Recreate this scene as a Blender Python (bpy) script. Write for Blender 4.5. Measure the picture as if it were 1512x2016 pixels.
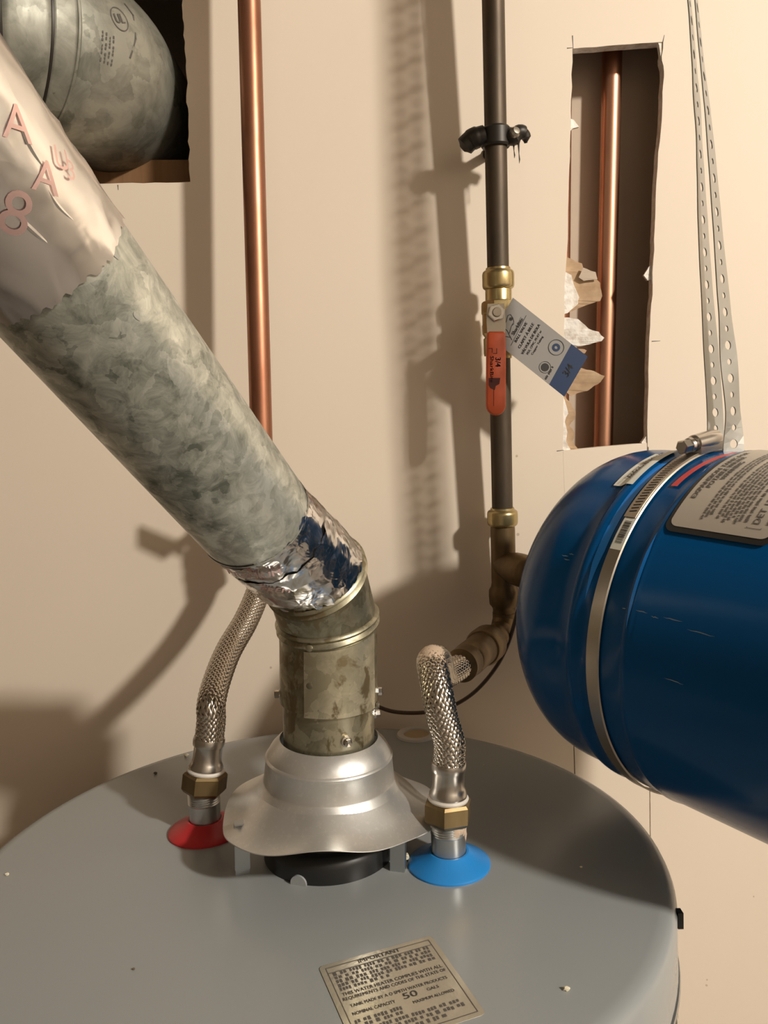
import bpy, bmesh, math, random
from mathutils import Vector, Matrix, noise, geometry
random.seed(7)
for o in list(bpy.data.objects): bpy.data.objects.remove(o)
scene = bpy.context.scene
COL = scene.collection
V = Vector

# ------------------------------------------------------------------ camera
F = 1540.0; PITCH = math.radians(6.3); ZC = 1.547       # focal length in pixels of the 1512x2016 frame
cam_d = bpy.data.cameras.new('camera'); cam = bpy.data.objects.new('camera', cam_d); COL.objects.link(cam)
cam_d.sensor_fit = 'VERTICAL'; cam_d.sensor_height = 36; cam_d.lens = 36 * F / 2016
cam_d.clip_start = 0.01
cam.location = (0, 0, ZC); cam.rotation_euler = (math.radians(90) - PITCH, 0, 0)
scene.camera = cam

# ------------------------------------------------------------------ light
w = bpy.data.worlds.new('world'); scene.world = w; w.use_nodes = True
w.node_tree.nodes['Background'].inputs[0].default_value = (1, .85, .7, 1)
w.node_tree.nodes['Background'].inputs[1].default_value = 0.05
LIGHT_POS = (1.69, -0.98, ZC + 1.19)
ld = bpy.data.lights.new('ceiling_bulb', 'POINT'); ld.energy = 264; ld.color = (1, .935, .84); ld.shadow_soft_size = .075
lo = bpy.data.objects.new('ceiling_bulb', ld); COL.objects.link(lo); lo.location = LIGHT_POS
vs = scene.view_settings
vs.view_transform = 'Standard'; vs.look = 'None'; vs.exposure = 0.0; vs.gamma = 1.0; vs.use_curve_mapping = False

# ------------------------------------------------------------------ helpers
CP, SP = math.cos(PITCH), math.sin(PITCH)
def ray(px, py):
    x = (px - 756) / F; v = (1008 - py) / F
    return V((x, CP + v * SP, v * CP - SP))
def atY(px, py, Y):
    r = ray(px, py); r = r * (Y / r.y); return V((r.x, r.y, r.z + ZC))
def atZ(px, py, Z):                                       # Z absolute
    r = ray(px, py); r = r * ((Z - ZC) / r.z); return V((r.x, r.y, r.z + ZC))
def proj(P):
    z = P.z - ZC; d = P.y * CP - z * SP; up = z * CP + P.y * SP
    return 756 + F * P.x / d, 1008 - F * up / d
def on_line(A, B, py):
    lo_, hi = -1.0, 2.5
    for _ in range(50):
        m = (lo_ + hi) / 2
        if proj(A.lerp(B, m))[1] < py: lo_ = m
        else: hi = m
    return A.lerp(B, (lo_ + hi) / 2)

OFF = {}
def empty(name, loc, label, cat, group=None):
    o = bpy.data.objects.new(name, None); COL.objects.link(o); o.location = loc; o.empty_display_size = .02
    o['label'] = label; o['category'] = cat
    if group: o['group'] = group
    OFF[o.name] = V(loc); return o
def tag(o, label, cat, group=None):
    o['label'] = label; o['category'] = cat
    if group: o['group'] = group
    return o

class MB:
    def __init__(s): s.v = []; s.f = []; s.m = []; s.mi = 0
    def add(s, vs_, fs):
        b = len(s.v); s.v += [V(p) for p in vs_]
        for f in fs: s.f.append([b + i for i in f]); s.m.append(s.mi)
    def box(s, lo, hi):
        (a, b, c), (d, e, f) = lo, hi
        s.add([(a,b,c),(d,b,c),(d,e,c),(a,e,c),(a,b,f),(d,b,f),(d,e,f),(a,e,f)],
              [(0,3,2,1),(4,5,6,7),(0,1,5,4),(1,2,6,5),(2,3,7,6),(3,0,4,7)]); return s
    def obox(s, c, ax, ay, az, bev=0):                     # oriented box, half-axis vectors, optional chamfer along az
        c, ax, ay, az = V(c), V(ax), V(ay), V(az)
        if bev <= 0:
            pts = [(-1,-1),(1,-1),(1,1),(-1,1)]
        else:
            k = 1 - bev
            pts = [(-k,-1),(k,-1),(1,-k),(1,k),(k,1),(-k,1),(-1,k),(-1,-k)]
        n = len(pts)
        vs_ = [c + ax*x + ay*y - az for x, y in pts] + [c + ax*x + ay*y + az for x, y in pts]
        fs = [list(range(n))[::-1], list(range(n, 2*n))] + [(i, (i+1)%n, n+(i+1)%n, n+i) for i in range(n)]
        s.add(vs_, fs); return s
    def prism(s, pts, vec):                                # closed polygon extruded by vec
        pts = [V(p) for p in pts]; n = len(pts); vec = V(vec)
        tri = geometry.tessellate_polygon([pts])
        fs = [tuple(t) for t in tri] + [tuple(n + i for i in t[::-1]) for t in tri]
        fs += [(i, (i+1)%n, n+(i+1)%n, n+i) for i in range(n)]
        s.add(pts + [p + vec for p in pts], fs); return s
    def lathe(s, prof, c, axis, seg=48, caps=True, x=None, wob=None):  # prof: (r, h) along axis
        c, axis = V(c), V(axis).normalized()
        if x is None:
            x = V((1,0,0)) if abs(axis.x) < .8 else V((0,1,0))
        x = (x - axis * x.dot(axis)).normalized(); y = axis.cross(x)
        vs_, fs = [], []
        for i, (r, h) in enumerate(prof):
            for k in range(seg):
                a = 2*math.pi*k/seg; rr, hh = (r, h) if wob is None else wob(r, h, a, i)
                vs_.append(c + axis*hh + (x*math.cos(a) + y*math.sin(a))*rr)
        for i in range(len(prof)-1):
            for k in range(seg):
                k2 = (k+1) % seg
                fs.append((i*seg+k, i*seg+k2, (i+1)*seg+k2, (i+1)*seg+k))
        if caps:
            if prof[0][0] > 1e-5: fs.append(list(range(seg))[::-1])
            if prof[-1][0] > 1e-5: fs.append([(len(prof)-1)*seg+k for k in range(seg)])
        s.add(vs_, fs); return s
    def tube(s, path, r, seg=16, caps=True):
        fr = frames(path); vs_, fs = [], []
        n = len(path)
        for i, (p, t, x, y) in enumerate(fr):
            rr = r[i] if isinstance(r, (list, tuple)) else r
            for k in range(seg):
                a = 2*math.pi*k/seg; vs_.append(p + (x*math.cos(a)+y*math.sin(a))*rr)
        for i in range(n-1):
            for k in range(seg):
                k2 = (k+1) % seg; fs.append((i*seg+k, i*seg+k2, (i+1)*seg+k2, (i+1)*seg+k))
        if caps: fs.append(list(range(seg))[::-1]); fs.append([(n-1)*seg+k for k in range(seg)])
        s.add(vs_, fs); return s
    def sphere(s, c, r, seg=10, rings=6, sc=(1,1,1)):
        c = V(c); vs_ = [c + V((0,0,-r*sc[2]))]; fs = []
        for i in range(1, rings):
            t = -math.pi/2 + math.pi*i/rings
            for k in range(seg):
                a = 2*math.pi*k/seg
                vs_.append(c + V((r*sc[0]*math.cos(t)*math.cos(a), r*sc[1]*math.cos(t)*math.sin(a), r*sc[2]*math.sin(t))))
        vs_.append(c + V((0,0,r*sc[2])))
        for k in range(seg):
            k2 = (k+1)%seg
            fs.append((0, 1+k2, 1+k))
            for i in range(rings-2): fs.append((1+i*seg+k, 1+i*seg+k2, 1+(i+1)*seg+k2, 1+(i+1)*seg+k))
            fs.append((1+(rings-2)*seg+k, 1+(rings-2)*seg+k2, len(vs_)-1))
        s.add(vs_, fs); return s
    def build(s, name, mat, parent=None, smooth=True, angle=35, kind=None, fix=True):
        me = bpy.data.meshes.new(name)
        off = OFF[parent.name] if parent is not None else V((0,0,0))
        me.from_pydata([p - off for p in s.v], [], s.f)
        mats = mat if isinstance(mat, (list, tuple)) else [mat]
        for m in mats: me.materials.append(m)
        me.polygons.foreach_set('material_index', s.m)
        if fix:
            bm = bmesh.new(); bm.from_mesh(me)
            bmesh.ops.remove_doubles(bm, verts=bm.verts, dist=1e-6)
            bmesh.ops.recalc_face_normals(bm, faces=bm.faces); bm.to_mesh(me); bm.free()
        if smooth:
            me.polygons.foreach_set('use_smooth', [True]*len(me.polygons))
            try: me.set_sharp_from_angle(angle=math.radians(angle))
            except Exception: pass
        me.update()
        o = bpy.data.objects.new(name, me); COL.objects.link(o)
        if parent is not None: o.parent = parent
        OFF[o.name] = off
        if kind: o['kind'] = kind
        return o

def frames(path):
    path = [V(p) for p in path]; out = []; x = None
    for i, p in enumerate(path):
        a = path[max(i-1, 0)]; b = path[min(i+1, len(path)-1)]
        t = (b - a).normalized()
        if x is None:
            x = V((1,0,0)) if abs(t.x) < .7 else V((0,0,1))
        x = (x - t*x.dot(t)).normalized(); out.append((p, t, x.copy(), t.cross(x)))
    return out
def spline(pts, n=24):                                     # Catmull-Rom through pts
    pts = [V(p) for p in pts]; P = [pts[0]*2 - pts[1]] + pts + [pts[-1]*2 - pts[-2]]; out = []
    for i in range(1, len(P)-2):
        a, b, c, d = P[i-1:i+3]
        for k in range(n):
            t = k/n
            out.append(.5*((2*b) + (c-a)*t + (2*a-5*b+4*c-d)*t*t + (3*b-a-3*c+d)*t**3))
    out.append(pts[-1]); return out

# ------------------------------------------------------------------ materials
def mat(name, base=(.8,.8,.8), rough=.5, metal=0.0, spec=.5, coat=0, fn=None):
    m = bpy.data.materials.new(name); m.use_nodes = True
    nt = m.node_tree; b = nt.nodes['Principled BSDF']
    b.inputs['Base Color'].default_value = (*base, 1); b.inputs['Roughness'].default_value = rough
    b.inputs['Metallic'].default_value = metal; b.inputs['Specular IOR Level'].default_value = spec
    b.inputs['Coat Weight'].default_value = coat; b.inputs['Coat Roughness'].default_value = .15
    if fn: fn(nt, b)
    return m
def N(nt, t, **k):
    n = nt.nodes.new(t)
    for a, v in k.items(): setattr(n, a, v)
    return n
def coords(nt, scale=(1,1,1)):
    tc = N(nt, 'ShaderNodeTexCoord'); mp = N(nt, 'ShaderNodeMapping'); mp.inputs['Scale'].default_value = scale
    nt.links.new(tc.outputs['Object'], mp.inputs[0]); return mp.outputs[0]
def noise_n(nt, vec, scale, detail=3, rough=.5, dist=0):
    n = N(nt, 'ShaderNodeTexNoise'); n.inputs['Scale'].default_value = scale; n.inputs['Detail'].default_value = detail
    n.inputs['Roughness'].default_value = rough; n.inputs['Distortion'].default_value = dist
    nt.links.new(vec, n.inputs['Vector']); return n.outputs['Fac']
def ramp(nt, fac, stops):
    r = N(nt, 'ShaderNodeValToRGB'); e = r.color_ramp.elements
    while len(e) < len(stops): e.new(.5)
    for el, (p, c) in zip(e, stops): el.position = p; el.color = (*c, 1) if len(c) == 3 else c
    nt.links.new(fac, r.inputs[0]); return r.outputs[0]
def mixc(nt, fac, a, b, mode='MIX'):
    m = N(nt, 'ShaderNodeMix', data_type='RGBA', blend_type=mode)
    for s, v in ((m.inputs[0], fac), (m.inputs[6], a), (m.inputs[7], b)):
        if isinstance(v, (int, float)): s.default_value = v
        elif isinstance(v, tuple): s.default_value = (*v, 1)
        else: nt.links.new(v, s)
    return m.outputs[2]
def bump(nt, b, h, strength=.3, dist=.001):
    n = N(nt, 'ShaderNodeBump'); n.inputs['Strength'].default_value = strength; n.inputs['Distance'].default_value = dist
    nt.links.new(h, n.inputs['Height']); nt.links.new(n.outputs[0], b.inputs['Normal'])
def rng(nt, fac, a, b):
    r = N(nt, 'ShaderNodeMapRange'); r.inputs[3].default_value = a; r.inputs[4].default_value = b
    nt.links.new(fac, r.inputs[0]); return r.outputs[0]

def f_wall(nt, b):
    c = coords(nt); n1 = noise_n(nt, c, 4, 3); n2 = noise_n(nt, c, 60, 4)
    col = mixc(nt, rng(nt, n1, 0, 1), (.77,.66,.535), (.81,.70,.575))
    nt.links.new(col, b.inputs['Base Color']); bump(nt, b, n2, .08, .001)
M = {}
M['wall'] = mat('wall_paint', rough=.6, spec=.3, fn=f_wall)
def f_gyp(nt, b):
    c = coords(nt); n1 = noise_n(nt, c, 120, 4)
    nt.links.new(ramp(nt, n1, [(.3,(.62,.54,.45)),(.6,(.86,.82,.76))]), b.inputs['Base Color']); bump(nt, b, n1, .8, .002)
M['gypsum'] = mat('gypsum_core', rough=.9, spec=.1, fn=f_gyp)
def f_kraft(nt, b):
    c = coords(nt); n1 = noise_n(nt, c, 90, 4)
    nt.links.new(ramp(nt, n1, [(.3,(.44,.30,.185)),(.7,(.56,.40,.26))]), b.inputs['Base Color']); bump(nt, b, n1, .3, .001)
M['kraft'] = mat('kraft_paper', rough=.85, spec=.1, fn=f_kraft)
def f_wood(nt, b):
    c = coords(nt, (1, 1, .08)); n1 = noise_n(nt, c, 60, 4, .6, .4)
    nt.links.new(ramp(nt, n1, [(.3,(.20,.105,.05)),(.7,(.30,.17,.085))]), b.inputs['Base Color'])
M['wood'] = mat('framing_wood', rough=.8, spec=.15, fn=f_wood)
M['cavity'] = mat('cavity_board', (.56,.46,.36), .9, spec=.1)
M['floor'] = mat('concrete', (.20,.18,.16), .85)
M['basement'] = mat('unfinished_basement', (.36,.32,.27), .9, spec=.1)
M['joists'] = mat('dark_joists', (.12,.095,.07), .9, spec=.1)

def galv(name, lo, hi, cell_scale=110, fine=70, r0=.32, r1=.55, metal=.75, stain=None, cellw=.3):
    def fn(nt, b):
        c = coords(nt)
        dn = N(nt, 'ShaderNodeTexNoise'); dn.inputs['Scale'].default_value = 160; dn.inputs['Detail'].default_value = 3; nt.links.new(c, dn.inputs['Vector'])
        sc = N(nt, 'ShaderNodeVectorMath', operation='SCALE'); sc.inputs['Scale'].default_value = .010; nt.links.new(dn.outputs['Color'], sc.inputs[0])
        w_ = N(nt, 'ShaderNodeVectorMath', operation='ADD'); nt.links.new(c, w_.inputs[0]); nt.links.new(sc.outputs[0], w_.inputs[1])
        v = N(nt, 'ShaderNodeTexVoronoi'); v.inputs['Scale'].default_value = cell_scale; nt.links.new(w_.outputs[0], v.inputs['Vector'])
        g = N(nt, 'ShaderNodeSeparateColor'); nt.links.new(v.outputs['Color'], g.inputs[0])
        fi = noise_n(nt, c, fine, 6, .68, .8); big = noise_n(nt, c, 13, 4, .55); d = noise_n(nt, c, 30, 3)
        f = N(nt, 'ShaderNodeMath', operation='ADD'); nt.links.new(rng(nt, g.outputs[0], -cellw/2, cellw/2), f.inputs[0]); nt.links.new(rng(nt, fi, -.75, .85), f.inputs[1])
        f2 = N(nt, 'ShaderNodeMath', operation='ADD'); nt.links.new(f.outputs[0], f2.inputs[0]); nt.links.new(rng(nt, big, -.6, 1.5), f2.inputs[1])
        col = ramp(nt, f2.outputs[0], [(.05, lo), (.95, hi)])
        if stain:
            st = noise_n(nt, coords(nt, (1,1,.6)), 60, 4, .6, .6)
            col = mixc(nt, ramp(nt, st, [(.56,(0,0,0)),(.62,(1,1,1))]), col, stain)
        nt.links.new(col, b.inputs['Base Color'])
        nt.links.new(rng(nt, f2.outputs[0], r1, r0), b.inputs['Roughness'])
        bump(nt, b, d, .12, .0015)
    return mat(name, rough=.4, metal=metal, fn=fn)
M['galv_pipe'] = galv('galvanised_pipe', (.15,.165,.135), (.72,.735,.66), 120, 75, .38, .55, .72, None, .3)
M['galv_elbow'] = galv('galvanised_elbow', (.20,.185,.125), (.50,.47,.35), 75, 50, .3, .45, .88, (.22,.18,.105), .55)
M['galv_sheet'] = galv('galvanised_sheet', (.36,.33,.23), (.74,.70,.54), 75, 50, .3, .45, .85, (.26,.21,.125), .5)
M['galv_duct'] = galv('galvanised_duct', (.12,.12,.095), (.36,.355,.30), 50, 30, .45, .6, .5, None, .35)
M['galv_strap'] = mat('galvanised_strap', (.42,.42,.40), .38, .85)
M['galv_leg'] = mat('galvanised_leg', (.50,.52,.53), .28, .9)
def f_hood(nt, b):
    c = coords(nt); n1 = noise_n(nt, c, 260, 5, .7); n2 = noise_n(nt, c, 22, 3)
    col = mixc(nt, ramp(nt, n1, [(.52,(0,0,0)),(.72,(1,1,1))]), (.66,.655,.63), (.76,.75,.72))
    nt.links.new(col, b.inputs['Base Color']); nt.links.new(rng(nt, n2, .28, .5), b.inputs['Roughness']); bump(nt, b, n1, .12, .0004)
M['hood'] = mat('dusty_aluminised_steel', rough=.4, metal=.82, fn=f_hood)
def foil(name, sc, strength, r0, r1):
    def fn(nt, b):
        c = coords(nt); n1 = noise_n(nt, c, sc, 3, .5, .6)
        dn = N(nt, 'ShaderNodeTexNoise'); dn.inputs['Scale'].default_value = sc*.8; nt.links.new(c, dn.inputs['Vector'])
        s2 = N(nt, 'ShaderNodeVectorMath', operation='SCALE'); s2.inputs['Scale'].default_value = .02; nt.links.new(dn.outputs['Color'], s2.inputs[0])
        w_ = N(nt, 'ShaderNodeVectorMath', operation='ADD'); nt.links.new(c, w_.inputs[0]); nt.links.new(s2.outputs[0], w_.inputs[1])
        v = N(nt, 'ShaderNodeTexVoronoi', feature='F1'); v.inputs['Scale'].default_value = sc*1.1; nt.links.new(w_.outputs[0], v.inputs['Vector'])
        a = N(nt, 'ShaderNodeMath', operation='MULTIPLY_ADD'); nt.links.new(v.outputs['Distance'], a.inputs[0]); a.inputs[1].default_value = .9; nt.links.new(n1, a.inputs[2])
        nt.links.new(rng(nt, n1, r0, r1), b.inputs['Roughness']); bump(nt, b, a.outputs[0], strength, .006)
    return mat(name, (.80,.79,.78), .2, 1.0, fn=fn)
M['foil'] = foil('foil_tape', 42, .42, .10, .26)
M['foil_smooth'] = foil('foil_tape_smooth', 26, .16, .16, .32)
M['red_print'] = mat('red_print', (.72,.50,.475), .35, .85)
def copper(name, a, b_, rough=.32, metal=.9):
    def fn(nt, b):
        c = coords(nt, (1,1,.25)); n1 = noise_n(nt, c, 45, 4, .6)
        nt.links.new(ramp(nt, n1, [(.3, a), (.7, b_)]), b.inputs['Base Color']); nt.links.new(rng(nt, n1, rough+.1, rough-.08), b.inputs['Roughness'])
    return mat(name, rough=rough, metal=metal, fn=fn)
M['copper'] = copper('copper', (.30,.125,.07), (.46,.22,.135), .40)
M['copper_new'] = copper('copper_in_wall', (.42,.20,.12), (.56,.30,.19), .38)
M['brown_pipe'] = copper('tarnished_copper', (.055,.041,.026), (.105,.075,.05), .5, .55)
M['brown_fit'] = copper('tarnished_fitting', (.13,.085,.04), (.22,.15,.075), .45, .7)
M['brass'] = copper('brass', (.40,.31,.14), (.58,.47,.25), .28)
M['old_brass'] = copper('dull_brass', (.15,.10,.045), (.24,.17,.08), .38, .8)
M['clamp_dark'] = mat('blackened_iron', (.035,.03,.025), .45, .5)
M['steel'] = mat('stainless', (.55,.52,.48), .25, 1)
M['steel_dull'] = mat('brushed_stainless', (.42,.38,.32), .36, 1)
M['braid'] = mat('braided_stainless', (.58,.53,.46), .24, 1)
M['braid_core'] = mat('braid_core', (.10,.085,.065), .6, .4)
M['zinc_nipple'] = mat('zinc_nipple', (.50,.51,.50), .33, .9)
M['washer'] = mat('white_washer', (.62,.58,.52), .5)
M['dope'] = mat('pipe_dope', (.58,.44,.32), .6)
M['red_plastic'] = mat('red_plastic', (.50,.022,.028), .38)
M['blue_plastic'] = mat('blue_plastic', (.022,.235,.62), .38)
M['black'] = mat('black_enamel', (.012,.012,.012), .35)
M['black_line'] = mat('black_ink', (.02,.018,.016), .5)
M['grey_ink'] = mat('grey_ink', (.10,.09,.08), .55)
def f_heater(nt, b):
    c = coords(nt); n1 = noise_n(nt, c, 5, 3); n2 = noise_n(nt, c, 700, 2)
    nt.links.new(mixc(nt, n1, (.27,.285,.285), (.305,.32,.32)), b.inputs['Base Color']); nt.links.new(rng(nt, n1, .22, .30), b.inputs['Roughness']); bump(nt, b, n2, .05, .0003)
M['heater'] = mat('grey_enamel', rough=.33, spec=.5, fn=f_heater)
M['heater_side'] = mat('pale_grey_enamel', (.36,.36,.36), .28)
def f_tank(nt, b):
    c = coords(nt); n1 = noise_n(nt, c, 9, 4); n2 = noise_n(nt, c, 300, 3)
    nt.links.new(mixc(nt, n1, (.001,.058,.185), (.002,.072,.225)), b.inputs['Base Color']); bump(nt, b, n2, .04, .0004)
M['tank'] = mat('blue_enamel', rough=.2, spec=.18, fn=f_tank)
M['tank_scuff_glint'] = mat('scuff_glint_enamel', (.22,.27,.31), .4)  # pale tone carries the highlight on the scuffs
M['tank_lit'] = mat('lit_blue_enamel', (.004,.23,.78), .35)  # brighter copy of the tank blue, standing in for light on its edges
M['label_silver'] = mat('silver_label', (.47,.43,.37), .42, .35)
M['label_white'] = mat('white_label', (.72,.72,.64), .5)
M['label_red'] = mat('red_stripe', (.55,.05,.05), .45)
def f_stick(nt, b):
    c = coords(nt); n1 = noise_n(nt, c, 35, 4, .6, 1)
    nt.links.new(mixc(nt, n1, (.46,.43,.34), (.62,.57,.47)), b.inputs['Base Color']); nt.links.new(rng(nt, n1, .16, .32), b.inputs['Roughness']); bump(nt, b, n1, .25, .002)
M['sticker'] = mat('foil_sticker', rough=.25, metal=.55, fn=f_stick)
M['sticker_edge'] = mat('sticker_edge', (.25,.235,.19), .4, .3)
M['orange'] = mat('orange_vinyl', (.62,.10,.03), .42)
M['dark_red_ink'] = mat('dark_print', (.09,.012,.008), .5)
M['tag'] = mat('grey_card', (.27,.255,.235), .6)
M['tag_blue'] = mat('blue_card', (.006,.026,.085), .55)
M['cable'] = mat('brown_cable', (.06,.033,.018), .5)
M['crumb'] = mat('plaster_crumb', (.72,.66,.5), .9)
M['crumb_dark'] = mat('dark_grit', (.12,.09,.06), .9)
M['plug'] = mat('white_plug_ring', (.50,.475,.44), .5)
M['foam'] = mat('tan_foam', (.42,.32,.19), .9)
M['scratch'] = mat('scuffed_zinc', (.40,.40,.36), .55, .5)

# ------------------------------------------------------------------ text and print
def text_mesh(body, size):
    cu = bpy.data.curves.new('t', 'FONT'); cu.body = body; cu.size = size; cu.align_x = 'CENTER'; cu.align_y = 'CENTER'
    cu.resolution_u = 4 if len(body) < 3 else 2
    o = bpy.data.objects.new('t', cu); COL.objects.link(o)
    dg = bpy.context.evaluated_depsgraph_get(); dg.update()
    me = bpy.data.meshes.new_from_object(o.evaluated_get(dg))
    vs_ = [tuple(v.co) for v in me.vertices]; fs = [tuple(p.vertices) for p in me.polygons]
    bpy.data.objects.remove(o); bpy.data.curves.remove(cu); bpy.data.meshes.remove(me)
    return vs_, fs
def text(mb, body, size, fn, width=None, bold=0, fine=0):
    vs_, fs = text_mesh(body, size)
    if not vs_: return
    if fine:
        bm = bmesh.new(); bv_ = [bm.verts.new(v) for v in vs_]
        for f in fs:
            try: bm.faces.new([bv_[i] for i in f])
            except ValueError: pass
        bmesh.ops.triangulate(bm, faces=bm.faces)
        for _ in range(4):
            es = [e for e in bm.edges if e.calc_length() > fine]
            if not es: break
            bmesh.ops.subdivide_edges(bm, edges=es, cuts=1); bmesh.ops.triangulate(bm, faces=bm.faces)
        bm.verts.ensure_lookup_table(); bm.verts.index_update()
        vs_ = [tuple(v.co) for v in bm.verts]; fs = [tuple(v.index for v in f.verts) for f in bm.faces]; bm.free()
    xs = [v[0] for v in vs_]; W = max(xs) - min(xs); k = 1 if width is None else width / W
    mid = (max(xs) + min(xs)) / 2
    for dx in ((0,) if not bold else (-bold, 0, bold)):
        mb.add([fn((v[0]-mid)*k + dx, v[1]) for v in vs_], fs)
def dashes(mb, x0, x1, y, h, fn, wmin=.6, wmax=2.6, gap=.45):   # an unreadable printed line: word-like strokes
    x = x0
    while x < x1 - h*.4:
        wd = min(h * random.uniform(wmin, wmax), x1 - x)
        n = max(1, int(wd/(h*.55)))
        for i in range(n):
            a = x + wd*i/n; b = x + wd*(i+.72)/n; j = random.uniform(.3, .5)*h; k2 = random.uniform(.25, .5)*h
            mb.add([fn(a, y-k2), fn(b, y-k2), fn(b, y+j), fn(a, y+j)], [(0,1,2,3)])
        x += wd + h*gap
def flat(origin, rx, ry, lift=V((0,0,0))):
    origin, rx, ry = V(origin), V(rx), V(ry)
    return lambda x, y: origin + rx*x + ry*y + lift
def ring_flat(mb, cx, cy, r0, r1, fn, seg=28):
    vs_ = []; fs = []
    for k in range(seg):
        a = 2*math.pi*k/seg
        vs_ += [fn(cx + r0*math.cos(a), cy + r0*math.sin(a)), fn(cx + r1*math.cos(a), cy + r1*math.sin(a))]
        k2 = (k+1)%seg; fs.append((2*k, 2*k+1, 2*k2+1, 2*k2))
    mb.add(vs_, fs)
def stroke(mb, pts, wd, fn):
    for (a, b) in zip(pts, pts[1:]):
        d = V((b[0]-a[0], b[1]-a[1])); n = V((-d.y, d.x)).normalized()*wd/2; e = d.normalized()*wd*.3
        q = [V(a)-n-e, V(b)-n+e, V(b)+n+e, V(a)+n-e]
        mb.add([fn(p.x, p.y) for p in q], [(0,1,2,3)])
def rounded_rect(x0, x1, y0, y1, r, n=4):
    out = []
    for cx, cy, a0 in ((x1-r, y1-r, 0), (x0+r, y1-r, 90), (x0+r, y0+r, 180), (x1-r, y0+r, 270)):
        for i in range(n+1):
            a = math.radians(a0 + 90*i/n); out.append((cx + r*math.cos(a), cy + r*math.sin(a)))
    return out

# ================================================================== structure
WALL = .87; THK = .0127
X0, X1, Y0, Y1, ZT = -.85, 2.6, -2.3, 1.5, 2.9
def struct(name, mb, m): o = mb.build(name, m, smooth=False); o['kind'] = 'structure'; return o
struct('floor', MB().box((X0,Y0,-.1), (X1,Y1,0)), M['floor'])
struct('ceiling', MB().box((X0,Y0,ZT), (X1,Y1,ZT+.1)), M['joists'])
struct('wall_left', MB().box((X0-.1,Y0,0), (X0,Y1,ZT)), M['joists'])
struct('wall_right', MB().box((X1,Y0,0), (X1+.1,Y1,ZT)), M['basement'])
struct('wall_front', MB().box((X0,Y0-.1,0), (X1,Y0,ZT)), M['basement'])
struct('wall_behind', MB().box((X0,Y1,0), (X1,Y1+.1,ZT)), M['cavity'])

def jag(pts, amp, n):
    out = []
    for a, b in zip(pts, pts[1:]):
        for i in range(n):
            t = i/n; j = amp if i else amp*.3
            out.append((a[0]+(b[0]-a[0])*t + random.uniform(-j, j), a[1]+(b[1]-a[1])*t + random.uniform(-j, j)))
    return out
holeL = jag([(356,-160),(359,0),(366,130),(371,260),(375,358)], 2.2, 11) + jag([(375,358),(190,362),(-260,368)], 1.0, 8) + [(-260,368),(-260,-160)]
R_open = jag([(1275,870),(1277,760),(1280,640),(1285,560),(1288,470),(1290,420),(1296,300),(1304,215),(1307,150),(1303,110),(1306,82)], 1.4, 4)
top_open = jag([(1306,82),(1220,88),(1127,96)], .8, 4)
L_open = jag([(1127,96),(1124,220),(1121,330),(1118,470),(1112,560),(1110,700),(1108,885)], 1.2, 5)
holeR = R_open + top_open + L_open + [(1108,885),(1113,1020),(1122,1250),(1130,1500),(1138,1800),(1285,1800),(1281,1640),(1278,1300)]
loops2 = [[(X0, 0), (X1, 0), (X1, ZT), (X0, ZT)]]
for h in (holeL, holeR):
    loops2.append([(atY(a, b, WALL).x, atY(a, b, WALL).z) for a, b in h])
wb = MB(); P3 = [[V((x, WALL, z)) for x, z in L] for L in loops2]
tri = geometry.tessellate_polygon(P3); allp = [p for L in P3 for p in L]; n = len(allp); back = V((0, THK, 0))
wb.add(allp + [p + back for p in allp], [tuple(t) for t in tri] + [tuple(n+i for i in t) for t in tri])
for f in range(len(tri), 2*len(tri)): wb.m[f] = 1
wb.mi = 1; b0 = 0; faces = []
for L in P3:
    k = len(L); wb.f += [[b0+i, b0+(i+1)%k, n+b0+(i+1)%k, n+b0+i] for i in range(k)]; wb.m += [2]*k; b0 += k
wall = wb.build('wall_back', [M['wall'], M['kraft'], M['gypsum']], smooth=False, fix=False); wall['kind'] = 'structure'
# patch of board below the narrow opening, with its cut line left open
pp = [(1108.3,887),(1113.3,1020),(1123.5,1250),(1131.8,1500),(1140,1800),(1283,1800),(1279.2,1640),(1276.2,1300),(1273.5,872),(1190,879)]
pb = MB(); pb.prism([atY(a, b, WALL) for a, b in pp], (0, THK, 0)); pb.build('drywall_patch', M['wall'], wall, smooth=False)
# framing and the board behind the opening
CAVY = .937
def px_x(px, Y): return atY(px, 500, Y).x
def zpx(py, Y): return atY(756, py, Y).z
c = MB().box((px_x(1080,CAVY)-.12, CAVY, .9), (px_x(1300,CAVY)+.16, CAVY+.012, 2.4)); c.build('cavity_board', M['cavity'], wall, smooth=False)
c = MB().box((px_x(1078,.9)-.038, WALL+THK, .9), (px_x(1078,.9), CAVY, 2.4)); c.build('stud', M['wood'], wall, smooth=False)
c = MB().box((px_x(1322,.9), WALL+THK, .9), (px_x(1322,.9)+.038, CAVY, 2.4)); c.build('stud', M['wood'], wall, smooth=False)
c = MB().box((-.80, WALL+THK+.035, zpx(470,.92)), (px_x(400,.92), WALL+THK+.073, zpx(316,.92))); c.build('blocking_board', M['wood'], wall, smooth=False)
c = MB().box((px_x(404,.92), WALL+THK, .9), (px_x(404,.92)+.038, WALL+THK+.09, 2.6)); c.build('stud', M['wood'], wall, smooth=False)
c = MB().box((-.84, 1.28, 1.6), (px_x(404,.92), 1.29, 2.6)); c.build('cavity_board', M['cavity'], wall, smooth=False)

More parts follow.
